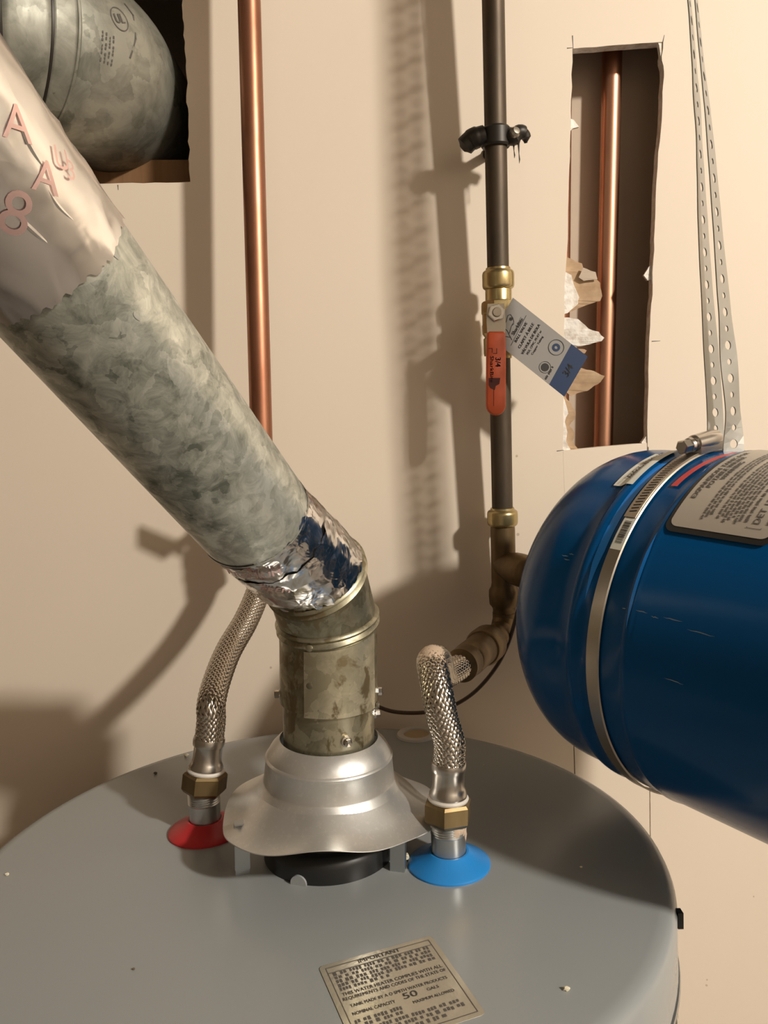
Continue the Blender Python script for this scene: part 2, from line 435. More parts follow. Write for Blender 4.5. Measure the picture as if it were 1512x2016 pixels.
# torn paper and gypsum along the narrow opening
def tear(name, pts, m, y0, y1, thick=.0009):
    xs = [p[0] for p in pts]; a, b = min(xs), max(xs)
    q = []
    for (p1, p2) in zip(pts, pts[1:] + pts[:1]):
        k = max(1, int(math.hypot(p2[0]-p1[0], p2[1]-p1[1]) / 7))
        for i in range(k):
            t = i/k; q.append((p1[0]+(p2[0]-p1[0])*t + random.uniform(-.9,.9), p1[1]+(p2[1]-p1[1])*t + random.uniform(-.9,.9)))
    P = []
    for x, y in q:
        t = (x-a)/(b-a); P.append(atY(x, y, y0 + (y1-y0)*t*t + random.uniform(-.0003,.0003)))
    mb = MB(); mb.prism(P, (0, thick, 0)); return mb.build(name, m, wall, smooth=False)
tear('torn_paper', [(1110,503),(1145,519),(1149,529),(1173,537),(1176,550),(1181,556),(1185,582),(1182,592),(1164,597),(1119,616),(1108,620)], M['kraft'], WALL+.010, WALL+.004)
tear('torn_paper', [(1148,527),(1173,536),(1177,549),(1150,553),(1140,546)], M['cavity'], WALL+.003, WALL+.0015)
tear('torn_gypsum', [(1109,533),(1126,542),(1130,561),(1140,585),(1137,599),(1117,616),(1108,618)], M['gypsum'], WALL+.0008, WALL+.0035, .006)
tear('torn_gypsum', [(1109,625),(1121,626),(1138,628),(1159,646),(1178,654),(1189,665),(1185,672),(1138,682),(1126,679),(1105,663)], M['gypsum'], WALL+.0005, WALL-.002, .004)
tear('torn_paper', [(1128,684),(1156,689),(1152,696),(1138,693),(1110,690)], M['kraft'], WALL+.006, WALL+.004)
tear('torn_paper', [(1112,722),(1138,724),(1170,731),(1190,741),(1183,752),(1156,769),(1123,779),(1110,767)], M['kraft'], WALL+.006, WALL+.000)
tear('torn_paper', [(1106,772),(1123,793),(1134,812),(1130,826),(1121,838),(1131,852),(1128,870),(1138,884),(1106,887)], M['kraft'], WALL+.006, WALL+.003)
tear('torn_gypsum', [(1106,775),(1113,790),(1118,815),(1112,830),(1117,850),(1114,868),(1124,885),(1106,887)], M['gypsum'], WALL+.001, WALL+.003, .006)
tear('torn_gypsum', [(1119,232),(1130,236),(1140,250),(1128,253),(1118,262)], M['gypsum'], WALL+.002, WALL+.004, .004)
tear('torn_gypsum', [(1292,520),(1278,524),(1268,541),(1274,552),(1288,549)], M['gypsum'], WALL+.003, WALL+.006, .004)
tear('torn_gypsum', [(1296,82),(1308,82),(1309,130),(1306,150),(1301,112)], M['gypsum'], WALL+.001, WALL+.002, .006)
tear('torn_gypsum', [(1279,855),(1272,858),(1262,872),(1276,878)], M['gypsum'], WALL+.001, WALL+.002, .006)
# knife and pencil marks that run on past the corners of the cut-outs
for a, b in (((1127,70),(1128.5,96)), ((1116,95),(1128,94)), ((1305,82),(1308,69)), ((1276,880),(1276.5,900)), ((1284,560),(1284,540)), ((1283,672),(1300,671)), ((1096,888),(1110,886)), ((232,364),(233,374))):
    A, B = atY(*a, WALL), atY(*b, WALL); d = (B-A).normalized(); nrm = V((-d.z, 0, d.x))*.0005
    m_ = MB(); m_.prism([A-nrm, B-nrm*.4, B+nrm*.4, A+nrm], (0,-.0002,0)); m_.build('cut_mark', M['grey_ink'], wall, smooth=False)
# small scuffs on the wall
for a, b, r in ((1392,1929,.0010),(1391,1940,.0016),(533,1314,.0018),(1484,1765,.001),(1017,898,.0016),(1020,1052,.0018)):
    p = atY(a, b, WALL); m_ = MB()
    m_.prism([p + V((math.cos(t)*r*random.uniform(.6,1.1), 0, math.sin(t)*r*random.uniform(.7,1.3))) for t in [i*math.pi/4 for i in range(8)]], (0,-.0002,0))
    m_.build('scuff', M['cavity'], wall, smooth=False)

# ================================================================== water heater
HX, HY, HT, HR = -.042, .575, ZC - .327, .2628
UP = V((0,0,1))
# the heater leans very slightly: its top is tilted about the flue centre
HN = V((-.04, .02, 1)).normalized(); PIV = V((HX, HY, HT)); TILT = UP.rotation_difference(HN).to_matrix()
def onH(px, py, h=0):                 # point of the tilted top seen at a pixel
    r = ray(px, py); o = V((0,0,ZC)); return o + r*((PIV + HN*h - o).dot(HN)/r.dot(HN))
def H(px, py, h=0): return PIV + TILT.inverted() @ (onH(px, py, h) - PIV)      # the same before tilting
def tilt(o):
    o.rotation_mode = 'QUATERNION'; o.rotation_quaternion = TILT.to_quaternion(); o.location = PIV + TILT @ (V(o.location) - PIV)
RX, RY = -.052, .577
heater = empty('water_heater', (HX, HY, 0), 'round grey gas water heater standing under the slanted vent pipe', 'water heater')
mb = MB(); mb.lathe([(0,0),(HR*.5,0),(HR-.012,0),(HR-.006,-.0006),(HR-.002,-.0028),(HR,-.007),(HR,-.03),(HR+.0004,-.047),(HR-.001,-.0485),(HR-.004,-.0485)], (RX,RY,HT), UP, 128, False)
mb.build('top_pan', M['heater'], heater, angle=40)
mb = MB(); mb.lathe([(HR-.002,.06-HT),(HR-.002,-.05),(HR-.002,-.044)], (RX,RY,HT), UP, 128, False); mb.build('jacket', M['heater_side'], heater)
mb = MB(); mb.lathe([(HR-.003,-.0515),(HR+.0012,-.0505),(HR+.0018,-.0525),(HR+.0012,-.0545),(HR-.003,-.0555)], (RX,RY,HT), UP, 128, False); mb.build('jacket_bead', M['galv_leg'], heater)
for k in range(3):
    a = 2*math.pi*k/3 + .5; mb = MB(); mb.box((HX+math.cos(a)*.2-.025, HY+math.sin(a)*.2-.025, 0), (HX+math.cos(a)*.2+.025, HY+math.sin(a)*.2+.025, .062)); mb.build('foot', M['black'], heater)
def side_pt(ang, z, off=.0006): return V((RX + math.cos(ang)*(HR+off), RY + math.sin(ang)*(HR+off), HT + z))
# dark printed panel on the side of the jacket, below the top pan
mb = MB(); a0, a1 = math.radians(-48), math.radians(-8)
g = 24
vs_ = []; 
for i in range(g+1):
    a = a0 + (a1-a0)*i/g; vs_ += [side_pt(a, -.062, -.0008), side_pt(a, -.26, -.0008)]
mb.add(vs_, [(2*i, 2*i+1, 2*i+3, 2*i+2) for i in range(g)]); sp = mb.build('side_panel_label', M['clamp_dark'], heater)
mb = MB()
for j in range(9):
    dashes(mb, -.08, .08, -.075 - j*.012, .005, lambda x, y: side_pt((a0+a1)/2 + x/HR, y, .0002))
mb.build('panel_print', M['label_white'], sp, smooth=False, fix=False)
# black latch on the rim
p = V((RX,RY,HT-.010)) + V((.94,-.34,0)).normalized()*(HR+.001)
mb = MB(); mb.obox(p, (.0018,0,0), (0,.003,0), (0,0,.0055)); mb.build('rim_screw', M['black'], heater)
# anode opening with white ring, at the back of the top
pc = H(820, 1447)
mb = MB(); mb.lathe([(.0138,.0002),(.0142,.0022),(.0205,.0022),(.0215,.0004),(.0215,-.001)], pc, UP, 40, False); ring = mb.build('anode_ring', M['plug'], heater)
mb = MB(); mb.lathe([(0,.0004),(.0142,.0004),(.0142,.0012)], pc, UP, 32, False); mb.build('foam_plug', M['foam'], ring)
# flue outlet collar
mb = MB(); mb.lathe([(.0505,-.001),(.0505,.011),(.049,.016),(.046,.0185),(.040,.0185),(.040,0)], (HX,HY,HT), UP, 72, False); fl = mb.build('flue_collar', M['black'], heater)
p = V((HX-.019, HY-.0475, HT+.001)); mb = MB(); mb.lathe([(0,.001),(.0062,.001),(.0062,-.004)], p, V((-.33,-.94,0)), 20, True); mb.build('collar_tab', M['heater'], fl)

def nipple(pos, m, nm):
    x, y = pos
    mb = MB(); mb.lathe([(.0305,-.001),(.0305,.0012),(.0295,.0022),(.024,.0045),(.0165,.0092),(.0148,.0105),(.0132,.0105)], (x,y,HT), UP, 56, False)
    mb.build(nm, m, heater, angle=30)
    mb = MB(); pr = [(.0128,.006),(.0128,.024)]
    for k in range(7): pr += [(.0131,.0245+k*.0018),(.0122,.0254+k*.0018)]
    pr += [(.0122,.04)]
    mb.lathe(pr, (x,y,HT), UP, 40, False); return mb.build('nipple', M['zinc_nipple'], heater, angle=25)
BL = H(884, 1690, .004); RD = H(405, 1625, .004)
BL = (BL.x, BL.y); RD = (RD.x, RD.y)
nb = nipple(BL, M['blue_plastic'], 'cold_collar'); nr = nipple(RD, M['red_plastic'], 'hot_collar')
# thread compound smeared on the right-hand side of the cold nipple
mb = MB(); vs_ = []; rows, colsn = 9, 22
for i in range(rows+1):
    for k in range(colsn+1):
        a = math.radians(-75 + 120*k/colsn); low = .013 + .011*(.5+.5*noise.noise(V((k*.55,3,1)))) + (0 if k > 9 else .007)
        z = low + (.0385-low)*i/rows
        edge = min(i, rows-i, 2, k, colsn-k)/2; rr = .0126 + .0013*edge*(.7+.6*noise.noise(V((k*.9,i*.9,5))))
        vs_.append(V((BL[0]+rr*math.cos(a), BL[1]+rr*math.sin(a), HT+z)))
mb.add(vs_, [(i*(colsn+1)+k, i*(colsn+1)+k+1, (i+1)*(colsn+1)+k+1, (i+1)*(colsn+1)+k) for i in range(rows) for k in range(colsn)])
mb.build('pipe_dope', M['dope'], nb)
# rating sticker on top
TL, TR, BR = H(627,1905), H(849,1843), H(938,1979)
rx = (TR-TL); SW = rx.length; rx.normalize(); dn = (BR-TR); SH = dn.length*1.13; ry = -(dn - rx*dn.dot(rx)).normalized()
so = TL + rx*SW/2 + V((0,0,.0003))
fs_ = flat(so, rx, ry)
mb = MB(); mb.prism([fs_(x, y) for x, y in rounded_rect(-SW/2, SW/2, -SH, 0, .003)], (0,0,.0002)); st = mb.build('rating_sticker', M['sticker'], heater, smooth=False)
fs_ = flat(so + V((0,0,.00035)), rx, ry)
mb = MB(); i_ = .0035
for a, b in (((-SW/2+i_,-i_),(SW/2-i_,-i_)), ((SW/2-i_,-i_),(SW/2-i_,-SH+i_)), ((SW/2-i_,-SH+i_),(-SW/2+i_,-SH+i_)), ((-SW/2+i_,-SH+i_),(-SW/2+i_,-i_)), ((-SW/2+i_,-.0085),(SW/2-i_,-.0085))):
    stroke(mb, [a, b], .0005, fs_)
U_ = SH/.09
def ln(y): return -y*U_
text(mb, 'IMPORTANT', .0046, lambda x, y: fs_(x, y + ln(.0062)), .027, .00015)
for k in range(5): dashes(mb, -SW/2+.006, SW/2-.006 if k < 4 else 0, ln(.0125+k*.0042), .0032, fs_)
text(mb, 'THIS WATER HEATER COMPLIES WITH ALL', .0038, lambda x, y: fs_(x, y + ln(.0350)), SW*.84, .0001)
text(mb, 'REQUIREMENTS AND CODES OF THE STATE OF', .0036, lambda x, y: fs_(x, y + ln(.0398)), SW*.86, .0001)
text(mb, 'TANK MADE BY A O SMITH WATER PRODUCTS', .0034, lambda x, y: fs_(x, y + ln(.0475)), SW*.80, .0001)
text(mb, 'NOMINAL CAPACITY', .0034, lambda x, y: fs_(x - SW*.24, y + ln(.0552)), SW*.34, .0001)
text(mb, '50', .0068, lambda x, y: fs_(x + SW*.06, y + ln(.0535)), .0085, .00015)
text(mb, 'GALS', .0032, lambda x, y: fs_(x + SW*.25, y + ln(.0535)), None, .0001)
text(mb, 'MAXIMUM ALLOWED', .0032, lambda x, y: fs_(x + SW*.22, y + ln(.0612)), SW*.34, .0001)
for k, (u, v) in enumerate(((-.42,-.02),(-.42,-.05))): dashes(mb, SW*u, SW*v, ln(.0625+k*.0042), .0032, fs_)
for k in range(3): dashes(mb, -SW/2+.007, SW/2-.007 if k < 2 else .02, ln(.0715+k*.0045), .0033, fs_)
mb.build('sticker_print', M['grey_ink'], st, smooth=False, fix=False)

# ================================================================== draft hood
hood = empty('draft_hood', (HX,HY,HT), 'flared silver draft hood on thin legs, under the vent elbow', 'draft hood')
prof = [(.0372,.088),(.0374,.0915),(.0378,.0912),(.0400,.0893),(.0440,.0852),(.0464,.0812),(.0472,.0792),(.0482,.0784),(.0487,.0776),(.0486,.0764),(.0482,.0752),(.0500,.0600),(.0502,.0592),(.0508,.0584),(.0540,.0535),(.0590,.0480),(.0655,.0425),(.0725,.0378),(.0790,.0342),(.0818,.0330),(.0820,.0324),(.0812,.0322),(.0690,.0392),(.0500,.0575)]
def wob(r, h, a, i):
    k = max(0, (r-.052)/.028)
    dh = .0075*k*math.exp(-((a-math.radians(285))/.75)**2) + .003*k*math.sin(3*a+.6) + .0012*k*math.sin(7*a)
    dr = -.006*k*math.exp(-((a-math.radians(300))/.5)**2) + .0012*k*math.sin(5*a+1) + .004*k*math.exp(-((a-math.radians(358))/.45)**2)
    return r + dr, h + dh
mb = MB(); mb.lathe(prof, (HX,HY,HT), UP, 120, False, V((1,0,0)), wob); mb.build('hood_bell', M['hood'], hood, angle=28)
for foot, top in (((478,1722),(475,1640)), ((782,1716),(783,1628)), None, None) if False else (((478,1722),0), ((782,1716),0)):
    f = H(*foot); t = V((.95,.3,0)).normalized() if f.x < HX else V((.96,-.28,0)).normalized(); d = V((t.y,-t.x,0))
    mb = MB(); q = V((f.x, f.y, HT+.0195)); wv = t*.0052
    mb.obox(q - V((0,0,.0015)), d*.0004, wv, (0,0,.0207)); mb.obox(q - wv - d*.0022, d*.0022, t*.0004, (0,0,.0175))
    mb.obox(q + wv - d*.0022, d*.0022, t*.0004, (0,0,.0175)); mb.obox(V((f.x,f.y,HT+.0390)) + d*.001, d*.0035, t*.0056, (0,0,.0005))
    mb.build('leg', M['galv_leg'], hood, smooth=False)
for ang in (60, 120):
    d = V((math.cos(math.radians(ang)), math.sin(math.radians(ang)), 0)); t = V((-d.y,d.x,0)); q = V((HX,HY,HT+.0195)) + d*.066
    mb = MB(); mb.obox(q, d*.0004, t*.0052, (0,0,.0192)); mb.build('leg', M['galv_leg'], hood, smooth=False)

tilt(heater)
# ================================================================== vent elbow and pipe
HV = V((-.4,-.917,0)).normalized()
P0 = V((HX,HY,HT+.089)); P1 = V((HX,HY,ZC-.145)); d1 = (HV*math.sin(math.radians(27)) + UP*math.cos(math.radians(27))).normalized()
A = V((-.0838,.5016,ZC-.0587)); D = V((-.31,-.7126,.629)).normalized()
P2 = P1 + d1*.043
elbow = empty('vent_elbow', P0, 'stained galvanised adjustable vent elbow rising out of the draft hood', 'vent elbow')
ER = .0366
def oblique(mb, rings, seg=72):     # rings: (centre, axis at ring, plane normal, radius)
    vs_ = []; fs = []
    for c, ax, pn, r in rings:
        ax = V(ax).normalized(); pn = V(pn).normalized()
        x = V((1,0,0)); x = (x - ax*x.dot(ax)).normalized(); y = ax.cross(x)
        for k in range(seg):
            a = 2*math.pi*k/seg; q = (x*math.cos(a) + y*math.sin(a))*r
            vs_.append(V(c) + q - ax*(q.dot(pn)/ax.dot(pn)))
    for i in range(len(rings)-1):
        for k in range(seg):
            k2 = (k+1)%seg; fs.append((i*seg+k, i*seg+k2, (i+1)*seg+k2, (i+1)*seg+k))
    mb.add(vs_, fs); return mb
n1 = (UP + d1).normalized(); n2 = (d1 + D).normalized()
lap = HT + .121
mb = MB(); mb.lathe([(ER-.0020, P0.z-HT-.012),(ER-.0020, lap-HT+.01)], (HX,HY,HT), UP, 72, False); mb.build('collar_section', M['galv_elbow'], elbow)
mb = MB()
oblique(mb, [((HX,HY,lap),UP,UP,ER-.0018),((HX,HY,lap),UP,UP,ER+.0004),((HX,HY,lap+.02),UP,UP,ER+.0002),(P1-UP*.004,UP,n1,ER)]); mb.build('lower_gore', M['galv_elbow'], elbow)
def bead(mb, c, ax_a, ax_b, pn):
    oblique(mb, [(c-ax_a*.0050,ax_a,pn,ER-.0002),(c-ax_a*.0042,ax_a,pn,ER+.0014),(c-ax_a*.0028,ax_a,pn,ER+.0022),(c-ax_a*.0012,ax_a,pn,ER+.0010),
                 (c,ax_a,pn,ER+.0004),(c+ax_b*.0012,ax_b,pn,ER+.0012),(c+ax_b*.0028,ax_b,pn,ER+.0024),(c+ax_b*.0044,ax_b,pn,ER+.0014),(c+ax_b*.0052,ax_b,pn,ER-.0002)])
    return mb
bead(MB(), P1, UP, d1, n1).build('swivel_bead', M['galv_elbow'], elbow, angle=60)
mb = MB(); oblique(mb, [(P1+d1*.004,d1,n1,ER),(P2-d1*.004,d1,n2,ER)]); mb.build('middle_gore', M['galv_elbow'], elbow)
bead(MB(), P2, d1, D, n2).build('swivel_bead', M['galv_elbow'], elbow, angle=60)
# overlapping seam sheet with two rivets, facing the camera
def cyl(ang, z, r): return V((HX + r*math.cos(ang), HY + r*math.sin(ang), z))
mb = MB(); a_s, a_e = math.radians(247), math.radians(336); vs_ = []; g = 24
ztop = lambda a: P1.z - .0055 + (-(math.cos(a)*n1.x + math.sin(a)*n1.y)/n1.z)*ER
for i in range(g+1):
    a = a_s + (a_e-a_s)*i/g
    for z, r in ((lap-.0015, ER+.0003), (lap-.0015, ER+.0020), (ztop(a), ER+.0016), (ztop(a), ER+.0003)): vs_.append(cyl(a, z, r))
fs = []
for i in range(g):
    for j in range(4):
        j2 = (j+1)%4; fs.append((4*i+j, 4*(i+1)+j, 4*(i+1)+j2, 4*i+j2))
fs += [(0,1,2,3), (4*g+3,4*g+2,4*g+1,4*g)]
mb.add(vs_, fs); seam = mb.build('seam_sheet', M['galv_sheet'], elbow, angle=40)
for py in (1276, 1350):
    a = math.radians(253.5); z = atY(620, py, HY-.036).z; p = cyl(a, z, ER+.0012); nrm = V((math.cos(a), math.sin(a), 0))
    mb = MB(); mb.lathe([(.0028,0),(.0026,.0005),(.0016,.001),(0,.0011)], p, nrm, 16, False); mb.build('rivet', M['galv_elbow'], seam)
def screw(ang, z, r, parent):
    nrm = V((math.cos(ang), math.sin(ang), 0)); p = V((HX,HY,z)) + nrm*r
    mb = MB(); mb.lathe([(.0041,-.001),(.0041,.0006),(.0030,.0009)], p, nrm, 20, False)
    mb.lathe([(.0030,.0006),(.0030,.0038),(.0024,.0043),(.0014,.0040),(0,.0036)], p, nrm, 6, False); return mb.build('screw', M['steel'], parent, smooth=False)
screw(math.radians(295), atY(691,1462,HY-.034).z, ER-.001, elbow)
screw(math.radians(186), atY(547,1372,HY-.01).z, ER, elbow)
screw(math.radians(2), atY(734,1362,HY).z, ER, elbow)
screw(math.radians(12), atY(729,1412,HY).z, ER-.001, elbow)
screw(math.radians(350), atY(727,1383,HY).z, ER-.002, elbow)

PR = .0373
def cylhit(px, py, r=PR, c=A, ax=D):
    o = V((0,0,ZC)); d = ray(px, py); oc = o - c
    dp = d - ax*d.dot(ax); op = oc - ax*oc.dot(ax)
    a = dp.dot(dp); b = 2*dp.dot(op); cc = op.dot(op) - r*r; disc = b*b - 4*a*cc
    k = (-b - math.sqrt(max(disc, 0)))/(2*a); return o + d*k
X_ = V((1,0,0)); X_ = (X_ - D*X_.dot(D)).normalized(); Y_ = D.cross(X_)
def cpt(t, ang, r): return A + D*t + (X_*math.cos(ang) + Y_*math.sin(ang))*r
def cparam(p): q = p - A; return q.dot(D), math.atan2(q.dot(Y_), q.dot(X_))
pipe = empty('vent_pipe', A, 'long slanted galvanised vent pipe with mottled grey zinc surface', 'vent pipe')
E0 = A + D*.34; E1 = E0 + V((-.02,-.045,.075)); E2 = V((E1.x-.004, E1.y-.012, ZT))
path = [A + D*(.34*i/12) for i in range(13)]
bend = spline([A + D*.30, E0, E1, V((E2.x,E2.y,E1.z+.12)), E2], 8)[9:]
mb = MB(); mb.tube(path + bend, PR, 96, False); mb.tube([A, A + D*.02], PR-.0012, 96, False)
mb.build('pipe_shell', M['galv_pipe'], pipe)
# turned lip at the lower end
mb = MB(); mb.lathe([(PR-.0014,0),(PR-.0014,-.0006),(PR+.0003,-.0006),(PR+.0003,.0006)], A, D, 96, False); mb.build('pipe_lip', M['clamp_dark'] if False else M['galv_pipe'], pipe)
mb = MB(); vs_ = []
g = 14; base = cparam(cylhit(425,1089))[1]
for i in range(g+1):
    a = base - .5 + 1.0*i/g; e = math.sin(math.pi*i/g)
    vs_ += [cpt(-.0012 - .0035*e*random.uniform(.5,1.1), a, PR-.0002), cpt(.002, a, PR+.0004)]
mb.add(vs_, [(2*i,2*i+1,2*i+3,2*i+2) for i in range(g)]); mb.build('sealant_smear', M['clamp_dark'], pipe)
# pale scraped patches of zinc
for px, py, s in ((219,492,.0055),(268,622,.0035)):
    t0, a0_ = cparam(cylhit(px, py)); mb = MB(); k = 10
    ring_ = [cpt(t0 + s*.9*math.cos(2*math.pi*i/k)*random.uniform(.6,1.2), a0_ + s*.35/PR*math.sin(2*math.pi*i/k)*random.uniform(.5,1.2), PR+.00025) for i in range(k)]
    mb.add(ring_ + [cpt(t0, a0_, PR+.0004)], [(i, (i+1)%k, k) for i in range(k)]); mb.build('scrape', M['scratch'], pipe)

# foil tape, lower joint: from the elbow bead up to the end of the pipe
def tape_mesh(rings, seg, amp, seed, edge=.0015, ridge=.0009):
    """rings: (centre, axis, radius); crinkled outer surface with a thin turned edge"""
    mb = MB(); vs_ = []; nR = len(rings)
    for i, (c, ax, r) in enumerate(rings):
        ax = V(ax).normalized(); x = (X_ - ax*X_.dot(ax)).normalized(); y = ax.cross(x)
        for k in range(seg):
            a = 2*math.pi*k/seg; q = x*math.cos(a) + y*math.sin(a); pt = V(c) + q*r
            n_ = noise.noise(pt*38 + V((seed,0,0)))*.5 + noise.noise(pt*95 + V((0,seed,0)))*.35
            rd = max(0, 1 - abs(noise.noise(pt*46 + V((seed*3,seed,0))))*5.0)**2
            e = 0
            if i in (0, nR-1): e = edge*noise.noise(V((k*.35, seed, i)))*2 + edge*.5*random.uniform(-1,1)
            vs_.append(pt + q*(amp*(n_+.6) + ridge*rd) + ax*e)
    for i in range(nR-1):
        for k in range(seg):
            k2 = (k+1)%seg; mb.f.append([i*seg+k, i*seg+k2, (i+1)*seg+k2, (i+1)*seg+k]); mb.m.append(0)
    mb.v = vs_; return mb
tape = empty('foil_tape', P2, 'crinkled aluminium foil tape wrapping the joint between elbow and slanted pipe', 'foil tape')
S0 = P2 + D*.0056; rings = []
ctrl = spline([S0, S0.lerp(A, .5) + (D*.0 ), A + D*.0015], 12)
for i, p in enumerate(ctrl):
    t = i/(len(ctrl)-1); ax = (D) if t > .5 else (n2*(1-t*2) + D*t*2); rings.append((p, ax, ER + .0006 + (PR - .0012 - ER)*t))
tape_mesh(rings, 160, .0007, 1.3).build('tape_wrap', M['foil'], tape, angle=55)
# second, overlapping lap of tape with a torn edge
def lap_band(t0, t1, a0_, a1_, seed, off=.0012):
    mb = MB(); vs_ = []; nu, nv = 40, 12
    for i in range(nu+1):
        a = a0_ + (a1_-a0_)*i/nu
        for j in range(nv+1):
            t = t0 + (t1-t0)*j/nv
            if j in (0, nv): t += .0016*noise.noise(V((i*.4, seed, j)))*2
            u = max(0, min(1, (t + (S0-A).length) / (S0-A).length)); c0 = S0.lerp(A, u)
            pt = c0 + (X_*math.cos(a)+Y_*math.sin(a))*(ER+.0006+(PR-.0012-ER)*u); q = (X_*math.cos(a)+Y_*math.sin(a))
            rd = max(0, 1-abs(noise.noise(pt*60+V((seed,0,2))))*5)**2
            vs_.append(pt + q*(off + .0006*noise.noise(pt*80+V((seed,1,0))) + .0008*rd))
    mb.add(vs_, [(i*(nv+1)+j, i*(nv+1)+j+1, (i+1)*(nv+1)+j+1, (i+1)*(nv+1)+j) for i in range(nu) for j in range(nv)]); return mb
aA = cparam(cylhit(640,1060))[1]; aB = cparam(cylhit(450,1110))[1]
if aB > aA: aA, aB = aB, aA
lap_band(-.058, -.022, aB-.5, aA+.3, 4.2).build('tape_lap', M['foil'], tape, angle=55)
def wraptext(mb, body, size, px, py, right_px, r, width=None, bold=.0002):
    p0 = cylhit(px, py, r); p1 = cylhit(px + right_px[0], py + right_px[1], r)
    t0, a0_ = cparam(p0); t1, a1_ = cparam(p1)
    if a1_ - a0_ > math.pi: a1_ -= 2*math.pi
    if a1_ - a0_ < -math.pi: a1_ += 2*math.pi
    e = V((t1-t0, (a1_-a0_)*r)).normalized()
    up = V((-e.y, e.x))
    # choose the up vector that points up in the photograph's view of the pipe
    q = cpt(t0 + up.x*.004, a0_ + up.y*.004/r, r); want = proj(q); pr0 = proj(p0)
    cr = right_px[0]*(want[1]-pr0[1]) - right_px[1]*(want[0]-pr0[0])
    if cr > 0: up = -up
    text(mb, body, size, lambda x, y: cpt(t0 + e.x*x + up.x*y, a0_ + (e.y*x + up.y*y)/r, r), width, bold, .003)
mb = MB(); wraptext(mb, 'PREMIUM', .0085, 500, 1135, (60,-12), PR+.0021, .034); wraptext(mb, 'PREMIUM', .0075, 565, 1163, (60,-12), PR+.0020, .034)
mb.build('tape_print', M['red_print'], tape, smooth=False, fix=False)
# foil tape, upper joint
tape2 = empty('foil_tape', A + D*.21, 'shiny foil tape with red lettering on the upper end of the slanted pipe', 'foil tape')
rings = [(A + D*(.208 + .13*i/30), D, PR + .0006) for i in range(31)]
tape_mesh(rings, 150, .0006, 7.7, .0016, .0008).build('tape_wrap', M['foil_smooth'], tape2, angle=55)
# standing wrinkles that run along the pipe
for (pts, h) in ((((20,210),(60,290),(95,345)), .0022), (((70,330),(110,400),(150,440)), .0016), (((0,390),(60,450),(95,480)), .0022), (((0,360),(45,330),(70,390)), .0014)):
    P = [cylhit(a, b, PR+.0006) for a, b in pts]; sp_ = spline(P, 8); mb = MB(); nn = len(sp_)
    mb.tube(sp_, [h*.5*math.sin(math.pi*(i+.5)/nn)+.0002 for i in range(nn)], 8); mb.build('tape_wrinkle', M['foil_smooth'], tape2)
mb = MB()
wraptext(mb, 'U', .012, 122, 314, (28,13), PR+.0020, None, 0); wraptext(mb, 'A', .017, 92, 352, (28,10), PR+.0020, None, 0); wraptext(mb, 'A', .018, 35, 245, (28,10), PR+.0020, None, 0)
wraptext(mb, '8', .024, 30, 425, (28,10), PR+.0020, None, 0); wraptext(mb, '3', .011, 140, 337, (28,15), PR+.0020, None, 0)
mb.build('tape_print', M['red_print'], tape2, smooth=False, fix=False)

# ================================================================== braided hoses
def braid(path, r, parent, N_=16, pitch=.85):
    L = [0]
    for a, b in zip(path, path[1:]): L.append(L[-1] + (b-a).length)
    mb = MB(); mb.tube(path, r-.0006, 20, False); core = mb.build('hose_core', M['braid_core'], parent)
    fr0 = frames(path); tot = L[-1]; phi_tot = tot/r*pitch
    ns = int(phi_tot*N_/math.pi*3.0)
    def frame_at(s):
        lo_, hi = 0, len(L)-1
        while hi - lo_ > 1:
            m = (lo_+hi)//2
            if L[m] <= s: lo_ = m
            else: hi = m
        k = (s-L[lo_])/max(1e-9, L[hi]-L[lo_]); a, b = fr0[lo_], fr0[hi]
        return a[0].lerp(b[0], k), a[1].lerp(b[1], k).normalized(), a[2].lerp(b[2], k).normalized(), a[3].lerp(b[3], k).normalized()
    FR = [frame_at(tot*i/ns) for i in range(ns+1)]
    wd = 2*math.pi*r/N_*.62*.5
    mb = MB()
    for sgn in (1, -1):
        for k in range(N_):
            vs_ = []
            for i in range(ns+1):
                p, t, x, y = FR[i]; s = tot*i/ns; ph = phi_tot*i/ns; th = 2*math.pi*k/N_ + sgn*ph
                q = x*math.cos(th) + y*math.sin(th); tg = (-x*math.sin(th) + y*math.cos(th))*sgn
                dirn = (tg*pitch + t).normalized(); wv = dirn.cross(q).normalized()*wd
                rr = r + .00045*sgn*math.cos(N_*ph)
                c = p + q*rr; vs_ += [c - wv - q*.0004, c + q*.0003, c + wv - q*.0004]
            mb.add(vs_, [f for i in range(ns) for f in ((3*i,3*i+1,3*i+4,3*i+3),(3*i+1,3*i+2,3*i+5,3*i+4))])
    o = mb.build('braid', M['braid'], parent, angle=70, fix=False, kind='stuff'); return o
def hose_end(parent, base, ax, hexr=.0182, flip=False):
    """nut, washer, ferrule and lip; base = lower face of the nut"""
    ax = V(ax).normalized()
    mb = MB(); mb.lathe([(hexr*.9,0),(hexr,.0025),(hexr,.0145),(hexr*.9,.0165),(.0125,.017)], base, ax, 6, True, V((.95,.3,0))); mb.build('hex_nut', M['old_brass'], parent, smooth=False)
    mb = MB(); mb.lathe([(.0125,.0165),(.0148,.0168),(.0152,.0182),(.0142,.0196),(.0125,.0198)], base, ax, 32, False); mb.build('washer', M['washer'], parent)
    mb = MB(); mb.lathe([(.0138,.0195),(.0140,.0215),(.0124,.0250),(.0117,.028),(.0115,.038),(.0119,.0392)], base, ax, 40, False); mb.build('ferrule', M['steel'], parent)
    mb = MB(); mb.lathe([(.0114,.0382),(.0126,.0388),(.0129,.0405),(.0129,.0440),(.0126,.0452),(.0108,.0450)], base, ax, 40, False); mb.build('ferrule_lip', M['steel'], parent)
HR_ = .0113
